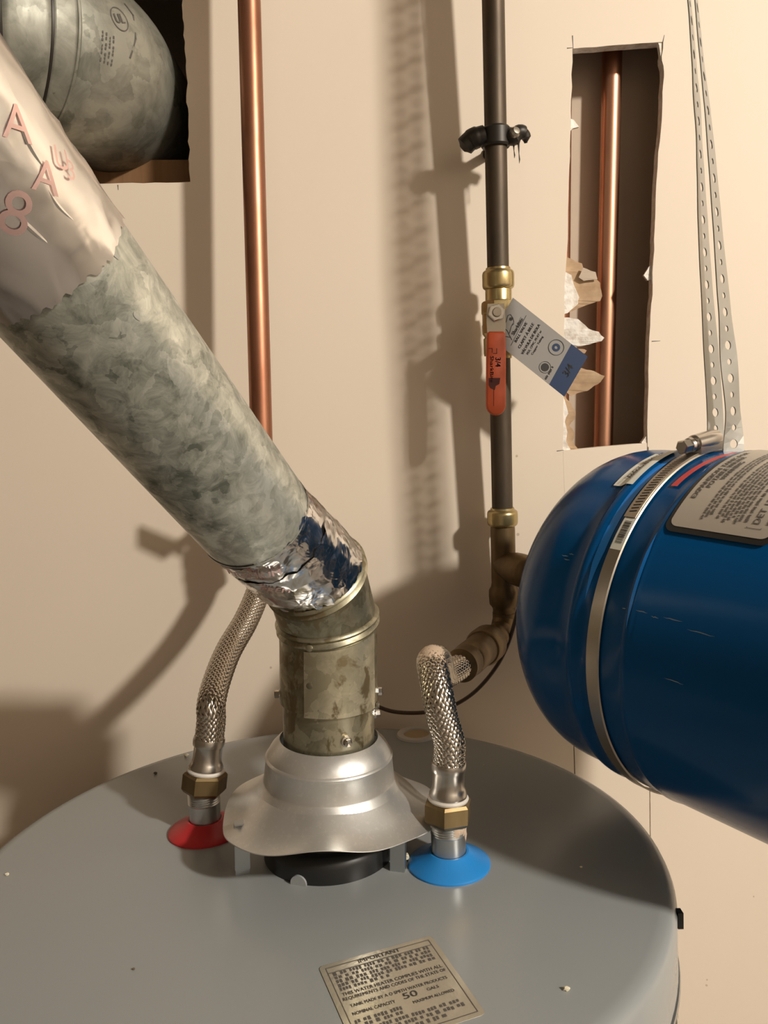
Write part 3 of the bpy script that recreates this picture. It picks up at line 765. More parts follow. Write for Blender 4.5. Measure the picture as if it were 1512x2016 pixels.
# cold hose
b0 = PIV + TILT @ (V((BL[0], BL[1], HT+.033)) - PIV); axb = (atY(883,1512,b0.y+.001) - b0).normalized()
cold = empty('flexible_hose', b0, 'braided steel hose rising from the blue collar, bent back at its top', 'hose')
hose_end(cold, b0, axb)
E_S = b0 + axb*.0435
SUP = atY(905, 1313, .705)                        # where the hose meets the supply line
s_dir = V((-.16,-.55,.0))
pts = [E_S, atY(877,1440,.556), atY(864,1375,.562), atY(853,1322,.572), atY(850,1303,.590), atY(862,1300,.622), SUP + V((-.018,-.034,.003)), SUP]
pts = [b0 + axb*.0435, b0 + axb*.060, atY(871,1415,b0.y+.004), atY(862,1368,b0.y+.008)] + pts[3:]
hp = spline(pts, 14)
braid(hp, HR_, cold)
mb = MB(); q = spline(pts[4:7], 10); fr = frames(q); vs_ = []
for i, (p, t, x, y) in enumerate(fr):
    for k in range(9):
        a = (k/8-.5)*1.9; up_ = (UP - t*UP.dot(t)).normalized() if abs(t.z) < .95 else V((0,-1,0)); sd = t.cross(up_)
        e = min(i, len(fr)-1-i, 3)/3*min(k, 8-k, 2)/2
        vs_.append(p + (up_*math.cos(a)+sd*math.sin(a))*(HR_ + .0004 + .0010*e*(.7+.6*noise.noise(V((i*.8,k*.8,0))))))
mb.add(vs_, [(i*9+k, i*9+k+1, (i+1)*9+k+1, (i+1)*9+k) for i in range(len(fr)-1) for k in range(8)]); mb.build('dried_sealant', M['dope'], cold)
# hot hose
r0_ = PIV + TILT @ (V((RD[0], RD[1], HT+.033)) - PIV); axr = (atY(410,1472,r0_.y+.003) - r0_).normalized()
hot = empty('flexible_hose', r0_, 'braided steel hose rising from the red collar to pass behind the vent', 'hose')
hose_end(hot, r0_, axr)
pts = [r0_ + axr*.0435, r0_ + axr*.060, atY(416,1385,.622), atY(427,1340,.645), atY(450,1281,.682), atY(484,1222,.722), atY(508,1165,.757), atY(520,1110,.782), atY(522,1075,.792)]
braid(spline(pts, 14), HR_, hot)

# ================================================================== left copper pipe with its shut-off valve (behind the vent)
C1 = atY(491, 20, .803); C2 = atY(513, 800, .792)
cdir = (C1-C2).normalized()
Ct = C2 + cdir*((ZT - C2.z)/cdir.z); Cb = on_line(C1, C2, 1000)
cp = empty('copper_riser', Cb, 'bright copper pipe running up the wall behind the slanted vent pipe', 'pipe')
mb = MB(); mb.tube([Cb, Ct], .0111, 40); mb.build('pipe_run', M['copper'], cp)
vl = empty('ball_valve', Cb, 'brass ball valve hidden behind the slanted vent pipe, above the hot hose', 'valve')
ax = -cdir; top = Cb - ax*.004
Vb = atY(522, 1075, .792); ax = (Vb - top).normalized(); Lv = (Vb-top).length
mb = MB(); mb.lathe([(.0120,0),(.0150,.002),(.0158,.006),(.0158,.016),(.0125,.019),(.0125,.022),(.0165,.024),(.0165,Lv-.014),(.0140,Lv-.010),(.0160,Lv-.006),(.0160,Lv+.004),(.0110,Lv+.006)], top, ax, 32); mb.build('valve_body', M['brass'], vl)
mb = MB(); q = top + ax*.024; mb.obox(q + V((-.020,-.024,.047)), (.024,0,-.010), (0,.0008,0), (0,0,.0075), 0); mb.build('lever', M['steel_dull'], vl, smooth=False)
mb = MB(); mb.obox(q + V((-.028,-.025,.045)), (.014,0,-.007), (0,.003,0), (0,0,.0085)); mb.build('lever_grip', M['orange'], vl)
mb = MB(); mb.lathe([(.006,0),(.006,.026)], q + V((0,0,.044)), V((0,-1,0)), 16); mb.build('stem', M['brass'], vl)

# ================================================================== tarnished water line on the right
W1 = atY(971, 0, .8166); W2 = atY(989, 1000, .837)
wdir = (W1-W2).normalized()
def wp(py): return on_line(W1, W2, py)
Wt = W2 + wdir*((ZT - W2.z)/wdir.z)
line = empty('water_line', wp(1235), 'dark tarnished copper water pipe with brass fittings beside the blue tank', 'pipe')
mb = MB(); mb.tube([wp(540), Wt], .0111, 40); mb.build('pipe_run', M['brown_pipe'], line)
mb = MB(); mb.tube([wp(690), wp(1030)], .0111, 40); mb.build('pipe_run', M['brown_pipe'], line)
def hseg(p0, p1): return (wp(p1)-wp(p0)).length
def push_fit(py0, py1, parent, name='push_fitting', m=None):
    L_ = hseg(py0, py1); m = m or M['brass']
    mb = MB(); mb.lathe([(.0113,0),(.0125,.0002),(.0128,.0022),(.0146,.0030),(.0160,.0046),(.0164,.0070),(.0164,L_-.0045),(.0158,L_-.002),(.0138,L_-.0004),(.0115,L_)], wp(py0), -wdir, 48, False)
    return mb.build(name, m, parent, angle=40)
push_fit(999, 1036, line)
# tee body, branch towards the tank, lower hub
L_ = hseg(1034, 1215)
mb = MB(); mb.lathe([(.0128,0),(.0132,L_*.05),(.0132,L_*.62),(.0138,L_*.66),(.0162,L_*.70),(.0164,L_*.76),(.0158,L_*.85),(.0134,L_*.88),(.0124,L_*.90),(.0122,L_)], wp(1034), -wdir, 44); tee = mb.build('tee', M['brown_fit'], line, angle=40)
# elbow and the short run to the hose
EL = wp(1240); SE = SUP
run = (SE - EL); rd_ = run.normalized()
ep = [wp(1205), wp(1222), EL + (wdir*.010 + rd_*.002), EL + rd_*.010 + wdir*.002, EL + rd_*.022, EL + rd_*.034]
mb = MB(); mb.tube(spline(ep, 8), .0128, 32); mb.build('elbow', M['brown_fit'], line)
mb = MB(); mb.lathe([(.0128,.030),(.0138,.031),(.0138,.036),(.0126,.038),(.0120,.040),(.0120,.060)], EL, rd_, 36); mb.build('adapter', M['brown_fit'], line, angle=40)
RL = run.length
mb = MB(); mb.lathe([(.0122,.056),(.0185,.0565),(.0195,.060),(.0195,.078),(.0180,.082),(.0150,.083)], EL, rd_, 36); mb.build('union_collar', M['brown_fit'], line, angle=40)
mb = MB(); mb.lathe([(.0150,.080),(.0165,.084),(.0165,RL-.026),(.0155,RL-.024),(.0160,RL-.022),(.0160,RL-.004),(.0118,RL)], EL, rd_, 36); mb.build('union_nut', M['brown_fit'], line, angle=40)
# pipe clamp fixed to the wall
k = wp(271); cl = empty('pipe_clamp', k, 'blackened split-ring pipe clamp gripping the tarnished pipe', 'clamp')
mb = MB(); mb.lathe([(.0112,-.0085),(.0135,-.0095),(.0150,-.0075),(.0150,.0075),(.0135,.0095),(.0112,.0085)], k, wdir, 40, False); mb.build('ring', M['clamp_dark'], cl)
xw = V((1,.0,0))
mb = MB(); mb.tube(spline([k+V((-.012,-.004,.001)), k+V((-.019,-.004,-.001)), k+V((-.026,-.002,-.004)), k+V((-.0335,0,-.011))], 6), [.0095]*6+[.0105]*6+[.0098]*5+[.006,.0035], 14); mb.build('ear', M['clamp_dark'], cl)
mb = MB(); mb.tube(spline([k+V((.012,-.004,.0)), k+V((.0175,-.006,-.001)), k+V((.0225,-.007,.003)), k+V((.0285,-.004,.001)), k+V((.030,-.002,-.006))], 6), [.0085]*8+[.007]*8+[.0055]*5+[.004,.003,.002,.0015], 14); mb.build('ear', M['clamp_dark'], cl)
mb = MB(); mb.lathe([(.0048,-.004),(.0055,-.003),(.0055,.003),(.0035,.0055),(0,.006)], k+V((.0165,-.0115,.0)), V((.4,-1,.3)), 12); mb.build('bolt', M['steel_dull'], cl)
for dx, L_ in ((.0175,.014),(.0225,.019)):
    mb = MB(); q = k + V((dx,-.004,-.007)); mb.tube([q, q+V((.0005,0,-L_*.5)), q+V((.0012,0,-L_*.8)), q+V((.001,0,-L_))], [.0012,.0004,.0007,.0002], 8); mb.build('drip', M['clamp_dark'], cl)
mb = MB(); mb.lathe([(.005,0),(.005,WALL-k.y-.004),(.007,WALL-k.y-.003),(.007,WALL-k.y+.001)], k+V((0,.0,0)), V((0,1,0)), 20); mb.build('wall_mount', M['clamp_dark'], cl)

# ball valve on the line
vp = wp(640); bv = empty('ball_valve', vp, 'brass ball valve with a red-orange lever and a hanging card tag', 'valve')
push_fit(527, 571, bv); push_fit(705, 668, bv) if False else None
L_ = hseg(566, 596)
mb = MB(); mb.lathe([(.0130,0),(.0136,L_*.2),(.0136,L_*.8),(.0150,L_)], wp(566), -wdir, 40); mb.build('neck', M['brass'], bv)
L_ = hseg(592, 664)
mb = MB(); mb.lathe([(.0150,0),(.0180,.001),(.0186,.004),(.0186,.012),(.0178,.0135),(.0178,L_-.014),(.0183,L_-.0125),(.0180,L_-.004),(.0150,L_)], wp(592), -wdir, 8, True, V((.92,.38,0))); mb.build('valve_body', M['brass'], bv, angle=25)
L_ = hseg(660, 706)
mb = MB(); mb.lathe([(.0135,0),(.0150,.002),(.0164,.0035),(.0164,L_-.006),(.0158,L_-.003),(.0128,L_-.0024),(.0126,L_),(.0112,L_)], wp(660), -wdir, 44); mb.build('push_fitting', M['brass'], bv, angle=40)
LY = .786
sc_ = atY(977, 616, LY)
mb = MB(); mb.lathe([(.0065,-.004),(.0065,.028)], sc_, V((0,1,0)), 20); mb.build('stem', M['brass'], bv)
mb = MB(); mb.lathe([(.0088,.0005),(.0088,-.0035),(.0078,-.0048)], sc_, V((0,1,0)), 6, True, V((.95,0,.3))); mb.build('stem_nut', M['steel'], bv, smooth=False)
mb = MB(); mb.lathe([(.0046,-.0045),(.0046,-.0062),(.0040,-.0068)], sc_, V((0,1,0)), 20); mb.build('stem_end', M['steel_dull'], bv)
# lever plate: round head, narrow neck running into the grip
pl = [(960,598),(993,597),(996,640),(994,664),(960,664),(958,632)]
mb = MB(); mb.prism([atY(a, b, LY) for a, b in pl], (0,.0022,0)); lever = mb.build('lever', M['steel_dull'], bv, smooth=False)
def gp(n_=10):
    out = [(959,656),(963,653),(990,653),(994,656),(995.5,700),(995,800)]
    for i in range(n_+1):
        a = math.pi*i/n_; out.append((976 + 19*math.cos(a), 798 + 20*math.sin(a)))
    return out + [(957,780),(957.5,700)]
G = gp(); cx_ = sum(p[0] for p in G)/len(G); cy_ = 735
mb = MB(); vs_ = []; layers = ((.004,.90),(.0025,1),(-.0018,1),(-.0032,.93),(-.0036,.82))
for yo, s in layers:
    for a, b in G: vs_.append(atY(976 + (a-976)*s, cy_ + (b-cy_)*(1-(1-s)*.25), LY) + V((0,yo,0)))
n_ = len(G); fs = [list(range(n_)), [ (len(layers)-1)*n_ + i for i in range(n_)][::-1]]
for j in range(len(layers)-1):
    for i in range(n_): fs.append((j*n_+i, j*n_+(i+1)%n_, (j+1)*n_+(i+1)%n_, (j+1)*n_+i))
mb.add(vs_, fs); grip = mb.build('lever_grip', M['orange'], lever, angle=50)
YG = LY - .0038
def gpx(x, y): return atY(x, y, YG)
mb = MB(); S = LY/F
def gfn(cx, cy, rot=90):      # text running down the grip
    o = gpx(cx, cy); rx_, ry_ = V((0,0,-1)), V((1,0,0)); return lambda x, y: o + rx_*x + ry_*y
stroke(mb, [(962,686),(969,686),(969,694)], 1.3, gpx); stroke(mb, [(971,696),(978,696),(978,686)], 1.3, gpx)
text(mb, 'SharkBite', .0052, gfn(968,727), 50*S, .0001); text(mb, '3/4', .0075, gfn(980,713), None, .0002)
mb.add([gpx(*q) for q in ((962,744),(985,744),(983,756),(976,760),(974,768),(965,764),(962,758))], [tuple(range(7))])
stroke(mb, [(972,766),(972,799)], 1.2, gpx)
mb.build('grip_print', M['dark_red_ink'], lever, smooth=False, fix=False)
# card tag
TY = .799
def tp(x, y, dy=0): return atY(x, y, TY + dy)
tg = empty('valve_tag', tp(1010,600), 'grey and blue cardboard tag hanging from the ball valve', 'tag')
Ctl, Ctr, Cbr, Cbl = (1010,586), (1157,702), (1111,781), (964,664)
mb = MB(); mb.prism([tp(*Ctl), tp(1125,677), tp(1081,757), tp(*Cbl)], (0,.0004,0)); card = mb.build('card', M['tag'], tg, smooth=False)
mb = MB(); mb.prism([tp(1125,677), tp(*Ctr), tp(*Cbr), tp(1081,757)], (0,.0004,0)); cb_ = mb.build('blue_end', M['tag_blue'], tg, smooth=False)
rdir = V((46,-79)).normalized(); udir = V((-.784,-.62))
def tfn(cx, cy):
    def f(x, y):
        q = V((cx, cy)) + rdir*(x/S_) + udir*(y/S_); return tp(q.x, q.y, -.0003)
    return f
S_ = TY/F
mb = MB()
text(mb, 'SharkBite', .0052, tfn(1019,643), 37*S_, .00025)
text(mb, 'BALL VALVE', .0040, tfn(1026,654), 44*S_, .0002)
text(mb, 'CLAPET À BILLE', .0040, tfn(1036,661), 56*S_, .0002)
text(mb, 'VÁLVULA DE BOLA', .0040, tfn(1045,668), 68*S_, .0002)
text(mb, 'PEX, CPVC, PE-RT or', .0032, tfn(1052,674), 54*S_, .0001)
text(mb, 'Copper Tubing', .0030, tfn(1058,680), 42*S_, .0001)
pxf = lambda x, y: tp(x, y, -.0003)
stroke(mb, [(1006,680),(1036,621)], .8, pxf); stroke(mb, [(1026,655-40+9),(1021,634)], .5, pxf)
ring_flat(mb, 1095, 684, 14.6, 15.8, pxf); ring_flat(mb, 1073, 723, 0, 8, pxf); ring_flat(mb, 1073, 723, 11, 11.8, pxf)
ring_flat(mb, 1006, 628, 0, 3.4, pxf, 14)                         # the fish mark: eye, back, belly, tail
stroke(mb, [(993,641),(997,632),(1000,621),(1005,619),(1010,626),(1012,634),(1008,640)], 1, pxf)
stroke(mb, [(993,646),(999,651),(1003,660),(1008,669),(1005,664),(994,662)], 1, pxf); stroke(mb, [(1003,656),(1007,642),(1012,637)], 1, pxf)
dashes(mb, -16*S_, 14*S_, 0, .0028, tfn(1082,733))
mb.build('tag_print', M['black_line'], card, smooth=False, fix=False)
mb = MB(); ring_flat(mb, 1095, 684, 3.2, 8, pxf, 14); mb.build('logo', M['tag_blue'], card, smooth=False, fix=False)
mb = MB(); text(mb, '3/4', .010, tfn(1119,729), None, .0003); mb.build('size_mark', M['black_line'], cb_, smooth=False, fix=False)

# ================================================================== expansion tank
TU = V((.587,-.809,-.035)).normalized(); TC = V((.462,.343,ZC-.17)); TN = V((.810,.587,0)).normalized(); TZ = TU.cross(TN) * -1
if TZ.z < 0: TZ = -TZ
TR_ = .1395; TIP = TC - TU*.48
def tk(s, phi, r=TR_): a = math.radians(phi); return TIP + TU*s + (TN*(-math.cos(a)) + TZ*math.sin(a))*r
tank = empty('expansion_tank', TIP, 'large blue expansion tank lying sideways above the water heater', 'expansion tank')
prof = [(0,0)]
for i in range(1, 19):
    a = math.pi/2*i/18; prof.append(((TR_-.0035)*math.sin(a)**.92, .084*(1-math.cos(a))))
prof += [(TR_-.0032,.098),(TR_-.0030,.109),(TR_-.0016,.1115),(TR_+.0002,.1135),(TR_+.0006,.116),(TR_+.0002,.1185),(TR_-.0012,.121),(TR_-.0012,.128),(TR_-.0008,.146),(TR_-.0006,.158),(TR_+.0002,.1605),(TR_+.0010,.163),(TR_+.0006,.1655),(TR_,.168),(TR_,.31)]
for i in range(1, 13):
    a = math.pi/2*i/12; prof.append((TR_*math.cos(a)**.9 if i < 12 else 0, .31 + .078*math.sin(a)))
mb = MB(); mb.lathe(prof, TIP, TU, 160, False, TZ); body = mb.build('tank_shell', M['tank'], tank, angle=30)
# edge facet catching light, painted as a brighter blue band; matching streak on ridge
def arcstrip(s0, s1, p0, p1, r0, r1=None, n_=40, taper=False):
    r1 = r0 if r1 is None else r1; vs_ = []
    for i in range(n_+1):
        p_ = p0 + (p1-p0)*i/n_; k_ = 1 if not taper else min(1, 4*min(i, n_-i)/n_)
        sm = (s0+s1)/2; vs_ += [tk(sm+(s0-sm)*k_, p_, r0), tk(sm+(s1-sm)*k_, p_, r1)]
    mb = MB(); mb.add(vs_, [(2*i,2*i+1,2*i+3,2*i+2) for i in range(n_)]); return mb
arcstrip(.1195,.1272,14,76,TR_-.0009,TR_-.0009,40,True).build('lit_facet_band', M['tank_lit'], tank)
arcstrip(.1615,.1640,9,38,TR_+.0013,TR_+.0013,24,True).build('lit_ridge_streak', M['tank_lit'], tank)
for s0, s1, p_ in ((.1665,.1760,14.8),(.1790,.1850,14.2),(.1880,.2020,14.9),(.1560,.1590,14.4),(.0930,.0990,24.5),(.0900,.0965,25.6),(.0960,.1010,26.6),(.2060,.2250,13.4),(.1950,.2090,-1.0)):  # scuff streaks, their highlights painted in as thin pale strips
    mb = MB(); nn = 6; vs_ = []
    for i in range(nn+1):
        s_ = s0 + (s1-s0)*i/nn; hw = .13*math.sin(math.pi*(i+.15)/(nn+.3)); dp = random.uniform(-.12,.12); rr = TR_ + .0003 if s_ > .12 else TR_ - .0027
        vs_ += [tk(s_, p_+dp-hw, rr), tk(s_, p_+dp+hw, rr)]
    mb.add(vs_, [(2*i,2*i+1,2*i+3,2*i+2) for i in range(nn)]); mb.build('scuff', M['tank_scuff_glint'], tank)
# connection to the tee
tc = wp(1111); bd = (TIP - tc); bl = bd.length
mb = MB(); mb.lathe([(.0135,0),(.0150,.012),(.0170,.022),(.0175,.030),(.0175,.046),(.0150,.050),(.0120,.052),(.0120,bl-.02),(.020,bl-.018),(.022,bl+.006)], tc, bd, 36); mb.build('branch_fitting', M['brown_fit'], line, angle=40)
# silver label
lab = empty('x', (0,0,0), 'x', 'x') if False else None
def grid_patch(s0, s1, p0, p1, r, corner=.006, n_=36, nc=2):
    """rounded patch wrapped on the tank"""
    mb = MB(); vs_ = []; ce = math.degrees(corner/TR_); P_ = [p0 + ce*(1-math.cos(math.pi/2*i/8)) for i in range(8)] + [p0+ce + (p1-p0-2*ce)*i/n_ for i in range(n_+1)] + [p1 - ce*(1-math.cos(math.pi/2*(7-i)/8)) for i in range(8)]; n_ = len(P_)-1
    for p_ in P_:
        arc = min(p_-p0, p1-p_)*math.pi/180*TR_; ins = 0
        if arc < corner: ins = corner - math.sqrt(max(0, corner**2 - (corner-arc)**2))
        for j in range(nc+1): vs_.append(tk(s0+ins + (s1-s0-2*ins)*j/nc, p_, r))
    q_ = nc+1; mb.add(vs_, [(q_*i+j, q_*i+j+1, q_*(i+1)+j+1, q_*(i+1)+j) for i in range(n_) for j in range(nc)]); return mb
grid_patch(.1655,.2405,38.8,132,TR_+.0012,.007,60).build('label_border', M['black'], tank)
lb = grid_patch(.1682,.2378,40.6,130,TR_+.0016,.006,60).build('warning_label', M['label_silver'], tank)
def lf(s_mid, p_mid, r=TR_+.0019):           # text runs up the circumference, letters' tops point to the dome
    return lambda x, y: tk(s_mid - y, p_mid + math.degrees(x/TR_), r)
mb = MB()
text(mb, 'EXPANSION TANK FOR', .0050, lf(.1735,66), .072, .00035); text(mb, 'POTABLE WATER', .0050, lf(.1780,66), .048, .00035); text(mb, 'WARNING', .0050, lf(.1826,66), .028, .00035)
for i in range(11):
    s = .1885 + i*.0026
    if i in (3,): continue
    dashes(mb, math.radians(44+(i%3))*TR_, math.radians(126)*TR_, 0, .0021, lambda x, y, s=s: tk(s-y, math.degrees(x/TR_), TR_+.0019), .8, 3)
for i in range(2): dashes(mb, math.radians(45)*TR_, math.radians(70+20*i)*TR_, 0, .0024, lambda x, y, i=i: tk(.2185+i*.0145-y, math.degrees(x/TR_), TR_+.0019), .8, 3)
text(mb, 'DET 12', .0062, lf(.2255,49.5), .0225, .0001)
stroke(mb, [(-.021,.0048),(.05,.0048)], .0004, lf(.2255,52)); stroke(mb, [(-.021,-.0045),(.05,-.0045)], .0004, lf(.2255,52)); stroke(mb, [(-.021,.0048),(-.021,-.0045)], .0004, lf(.2255,52))
mb.build('label_print', M['grey_ink'], lb, smooth=False, fix=False)
# white pressure sticker and red stripe
ws = grid_patch(.1005,.1195,54,77.5,TR_-.0024,.0005,20,12)
for i, v in enumerate(ws.v):                     # follows the slight swelling at the weld
    q = v - TIP; s = q.dot(TU); rad = (q - TU*s); rr = TR_ - .0020 + max(0, min(1, (s-.1075)/.006))*.0034; ws.v[i] = TIP + TU*s + rad.normalized()*rr
ws = ws.build('pressure_sticker', M['label_white'], tank)
mb = MB(); sf = lambda s0: (lambda x, y: tk(s0 - y, 65.5 + math.degrees(x/TR_), TR_ + (.0020 if s0 > .112 else -.0010)))
text(mb, 'D.O.T. TEST', .0046, sf(.1075), .034, .0002); text(mb, 'PRESSURIZED WITH AIR', .0032, sf(.1130), .044, .0001)
mb.build('sticker_print', M['black_line'], ws, smooth=False, fix=False)
mb = MB(); vs_ = []; g = 24
for i in range(g+1):
    p_ = 55.7 + (84-55.7)*i/g; s = .1490 + .010*(i/g)**1.4; vs_ += [tk(s, p_, TR_+.0004), tk(s+.0052, p_, TR_+.0006)]
mb.add(vs_, [(2*i,2*i+1,2*i+3,2*i+2) for i in range(g)]); mb.build('red_stripe', M['label_red'], tank)

# hose clamp around the tank
hc = empty('hose_clamp', tk(.137,90), 'stainless worm-drive band clamped around the blue tank', 'hose clamp')
mb = MB(); vs_ = []; g = 160; tw = lambda p_: .1315 + .010*(.5-.5*math.cos(math.radians(p_-25)))*0.35
for i in range(g):
    p_ = 360*i/g
    for s, r in ((0,TR_+.0005),(.0006,TR_+.0017),(.0104,TR_+.0017),(.011,TR_+.0005)): vs_.append(tk(tw(p_)+s, p_, r))
mb.add(vs_, [(4*i+j, 4*((i+1)%g)+j, 4*((i+1)%g)+(j+1)%4, 4*i+(j+1)%4) for i in range(g) for j in range(4)]); mb.build('band', M['steel_dull'], hc, angle=50)
mb = MB(); vs_ = []; g = 40
for i in range(g+1):
    p_ = 41 + (92-41)*i/g
    for s, r in ((.0002,TR_+.0015),(.0004,TR_+.0026),(.0098,TR_+.0026),(.0100,TR_+.0015)): vs_.append(tk(tw(p_)+s-.0004, p_, r))
mb.add(vs_, [(4*i+j, 4*(i+1)+j, 4*(i+1)+(j+1)%4, 4*i+(j+1)%4) for i in range(g) for j in range(4)] + [(0,1,2,3),(4*g+3,4*g+2,4*g+1,4*g)]); ov = mb.build('band_overlap', M['steel_dull'], hc, angle=50)
mb = MB()
for i in range(34):
    p_ = 43 + i*1.22
    q = [(tw(p_)+.0022,p_-.28),(tw(p_)+.0078,p_+.30),(tw(p_)+.0078,p_+.72),(tw(p_)+.0022,p_+.14)]
    mb.add([tk(s, a, TR_+.0028) for s, a in q], [(0,1,2,3)])
mb.build('worm_slots', M['black_line'], ov, smooth=False, fix=False, kind='stuff')
bc = MB(); vs_ = []
for i in range(13):
    p_ = 30.2 + 10.6*i/12; vs_ += [tk(tw(p_)+.0012, p_, TR_+.0020), tk(tw(p_)+.0104, p_, TR_+.0020)]
bc.add(vs_, [(2*i,2*i+1,2*i+3,2*i+2) for i in range(12)]); bc = bc.build('barcode_sticker', M['label_white'], hc)
mb = MB(); p_ = 32.2
while p_ < 40:
    wd = random.choice((.12,.2,.34)); mb.add([tk(tw(p_)+.003, p_, TR_+.0022), tk(tw(p_)+.0088, p_, TR_+.0022), tk(tw(p_)+.0088, p_+wd, TR_+.0022), tk(tw(p_)+.003, p_+wd, TR_+.0022)], [(0,1,2,3)]); p_ += wd + random.choice((.14,.2,.3))
mb.build('barcode', M['black_line'], bc, smooth=False, fix=False)
# worm screw housing, lying along the band tangent at the top
ph = 80; o_ = tk(tw(ph)+.0055, ph, TR_+.0085); tang = (tk(.137, ph+1) - tk(.137, ph-1)).normalized(); nrm = (tk(.137,ph) - (TIP+TU*.137)).normalized()
tang = (tang - UP*.0 + TU*.10).normalized()
mb = MB(); mb.lathe([(.0058,-.010),(.0070,-.009),(.0074,.004),(.0074,.010),(.0066,.016),(.0050,.017)], o_, tang, 24); 
mb.obox(o_ - nrm*.0045 + tang*.002, tang*.0125, TU*.0068, nrm*.0030); mb.build('worm_housing', M['steel'], hc, angle=45)
mb = MB(); mb.lathe([(.0040,-.016),(.0056,-.0155),(.0060,-.013),(.0046,-.0125),(.0046,-.0095)], o_, tang, 20); mb.build('worm_collar', M['steel'], hc)
mb = MB(); mb.lathe([(.0046,-.0238),(.0056,-.0230),(.0056,-.0155)], o_, tang, 6); mb.build('screw_head', M['steel'], hc, smooth=False)

# ================================================================== perforated hanger straps
def strap(pts, twists, label):
    sp_ = spline(pts, 20); L = [0]
    for a, b in zip(sp_, sp_[1:]): L.append(L[-1] + (b-a).length)
    fr = frames(sp_); tot = L[-1]; W2_ = .0095; T_ = .00045
    keys = twists
    def ang(u):
        for (u0, a0_), (u1, a1_) in zip(keys, keys[1:]):
            if u <= u1:
                t = (u-u0)/(u1-u0); t = t*t*(3-2*t); return math.radians(a0_ + (a1_-a0_)*t)
        return math.radians(keys[-1][1])
    def at(s, w_, th):
        lo_, hi = 0, len(L)-1
        while hi - lo_ > 1:
            m = (lo_+hi)//2
            if L[m] <= s: lo_ = m
            else: hi = m
        k_ = (s-L[lo_])/max(1e-9, L[hi]-L[lo_]); p = fr[lo_][0].lerp(fr[hi][0], k_); t = fr[lo_][1].lerp(fr[hi][1], k_).normalized()
        a = ang(s/tot); x = V((math.cos(a), math.sin(a), 0)); x = (x - t*x.dot(t)).normalized(); y = t.cross(x)
        return p + x*w_ + y*th
    cell = .0127; nC = int(tot/cell); mb = MB(); H = 12
    for c_ in range(nC):
        s0 = c_*cell; sm = s0 + cell/2; r = .0036 if c_ % 2 == 0 else .0024
        rect = []
        for i in range(H):
            a = 2*math.pi*i/H + math.pi/12*0; ca, sa = math.cos(a), math.sin(a); m = max(abs(ca)/(cell/2), abs(sa)/W2_); rect.append((ca/m, sa/m))
        corners = [(cell/2,W2_),(-cell/2,W2_),(-cell/2,-W2_),(cell/2,-W2_)]
        # snap the ring's diagonal points to the true corners so that cells meet without gaps
        for (cx, cy) in corners:
            j = min(range(H), key=lambda i: (rect[i][0]-cx)**2 + (rect[i][1]-cy)**2); rect[j] = (cx, cy)
        circ = [(r*math.cos(2*math.pi*i/H), r*math.sin(2*math.pi*i/H)) for i in range(H)]
        vs_ = [at(sm+x, y, th) for th in (T_, -T_) for L_ in (rect, circ) for x, y in L_]
        fs = []
        for i in range(H):
            j = (i+1) % H
            fs += [(i, j, H+j, H+i), (2*H+i, 3*H+i, 3*H+j, 2*H+j), (H+i, H+j, 3*H+j, 3*H+i)]
            if abs(abs(rect[i][1]) - W2_) < 1e-6 and abs(abs(rect[j][1]) - W2_) < 1e-6: fs.append((i, 2*H+i, 2*H+j, j))
        mb.add(vs_, fs)
    o = mb.build('hanger_strap', M['galv_strap'], smooth=False); tag(o, label, 'strap'); return o
sb = tk(.1375, 90)
b1 = atY(1408, 888, sb.y+.010); b2 = atY(1444, 890, sb.y-.006)
strap([b1, atY(1407,800,.634), atY(1387,500,.640), atY(1375,250,.645), atY(1362,60,.648), atY(1351,-120,.650)] + [atY(1351,-120,.650).lerp(V((atY(1351,-120,.650).x-.03,.655,ZT)), k_/6) for k_ in range(1, 7)],
      [(0,28),(.05,32),(.10,42),(.13,46),(.16,52),(.18,56),(.20,53),(.22,58),(.25,60),(.28,62),(.34,61),(1,62)], 'perforated steel strap behind its twin, rising from the tank clamp')
strap([b2, atY(1442,800,.612), atY(1417,500,.618), atY(1396,250,.624), atY(1376,60,.628), atY(1366,-120,.632)] + [atY(1366,-120,.632).lerp(V((atY(1366,-120,.632).x-.03,.637,ZT)), k_/6) for k_ in range(1, 7)],
      [(0,15),(.025,34),(.05,27),(.08,40),(.13,48),(.16,51),(.19,55),(.22,59),(.27,62),(.34,60),(1,62)], 'pale perforated steel strap in front of its twin, bent onto the blue tank')

# ================================================================== duct elbow in the wall opening
du = empty('duct_elbow', (-.51, 1.0, 1.7), 'large mottled galvanised duct elbow inside the square wall opening', 'duct')
Rb, dr = .107, .084
cz = atY(200, 104, .82).z; cx, cy = -.414, .88
def duct_at(al):
    return V((cx + Rb*math.sin(al), cy - Rb*math.cos(al), cz))
cuts = [0, 27, 40, 47, 90]
pathd = []
rings = [(duct_at(0) + V((-.33,0,0)), V((1,0,0)))]
def gore(a0_, a1_, name):
    mb = MB(); pr = []
    for i in range(13):
        al = math.radians(a0_ + (a1_-a0_)*i/12); c0 = duct_at(al); t = V((math.cos(al), math.sin(al), 0)); x = V((math.sin(al), -math.cos(al), 0)); pr.append((c0, t, x))
    vs_ = []; seg = 72
    for i, (c0, t, x) in enumerate(pr):
        sh = .0012 if (i == 0 and a0_ > 1) or (i == 12 and a1_ < 89) else 0
        for k_ in range(seg):
            a = 2*math.pi*k_/seg; vs_.append(c0 + (x*math.cos(a) + UP*math.sin(a))*(dr - sh*1.6))
    mb.add(vs_, [(i*seg+k_, i*seg+(k_+1)%seg, (i+1)*seg+(k_+1)%seg, (i+1)*seg+k_) for i in range(12) for k_ in range(seg)]); return mb.build(name, M['galv_duct'], du, angle=50)
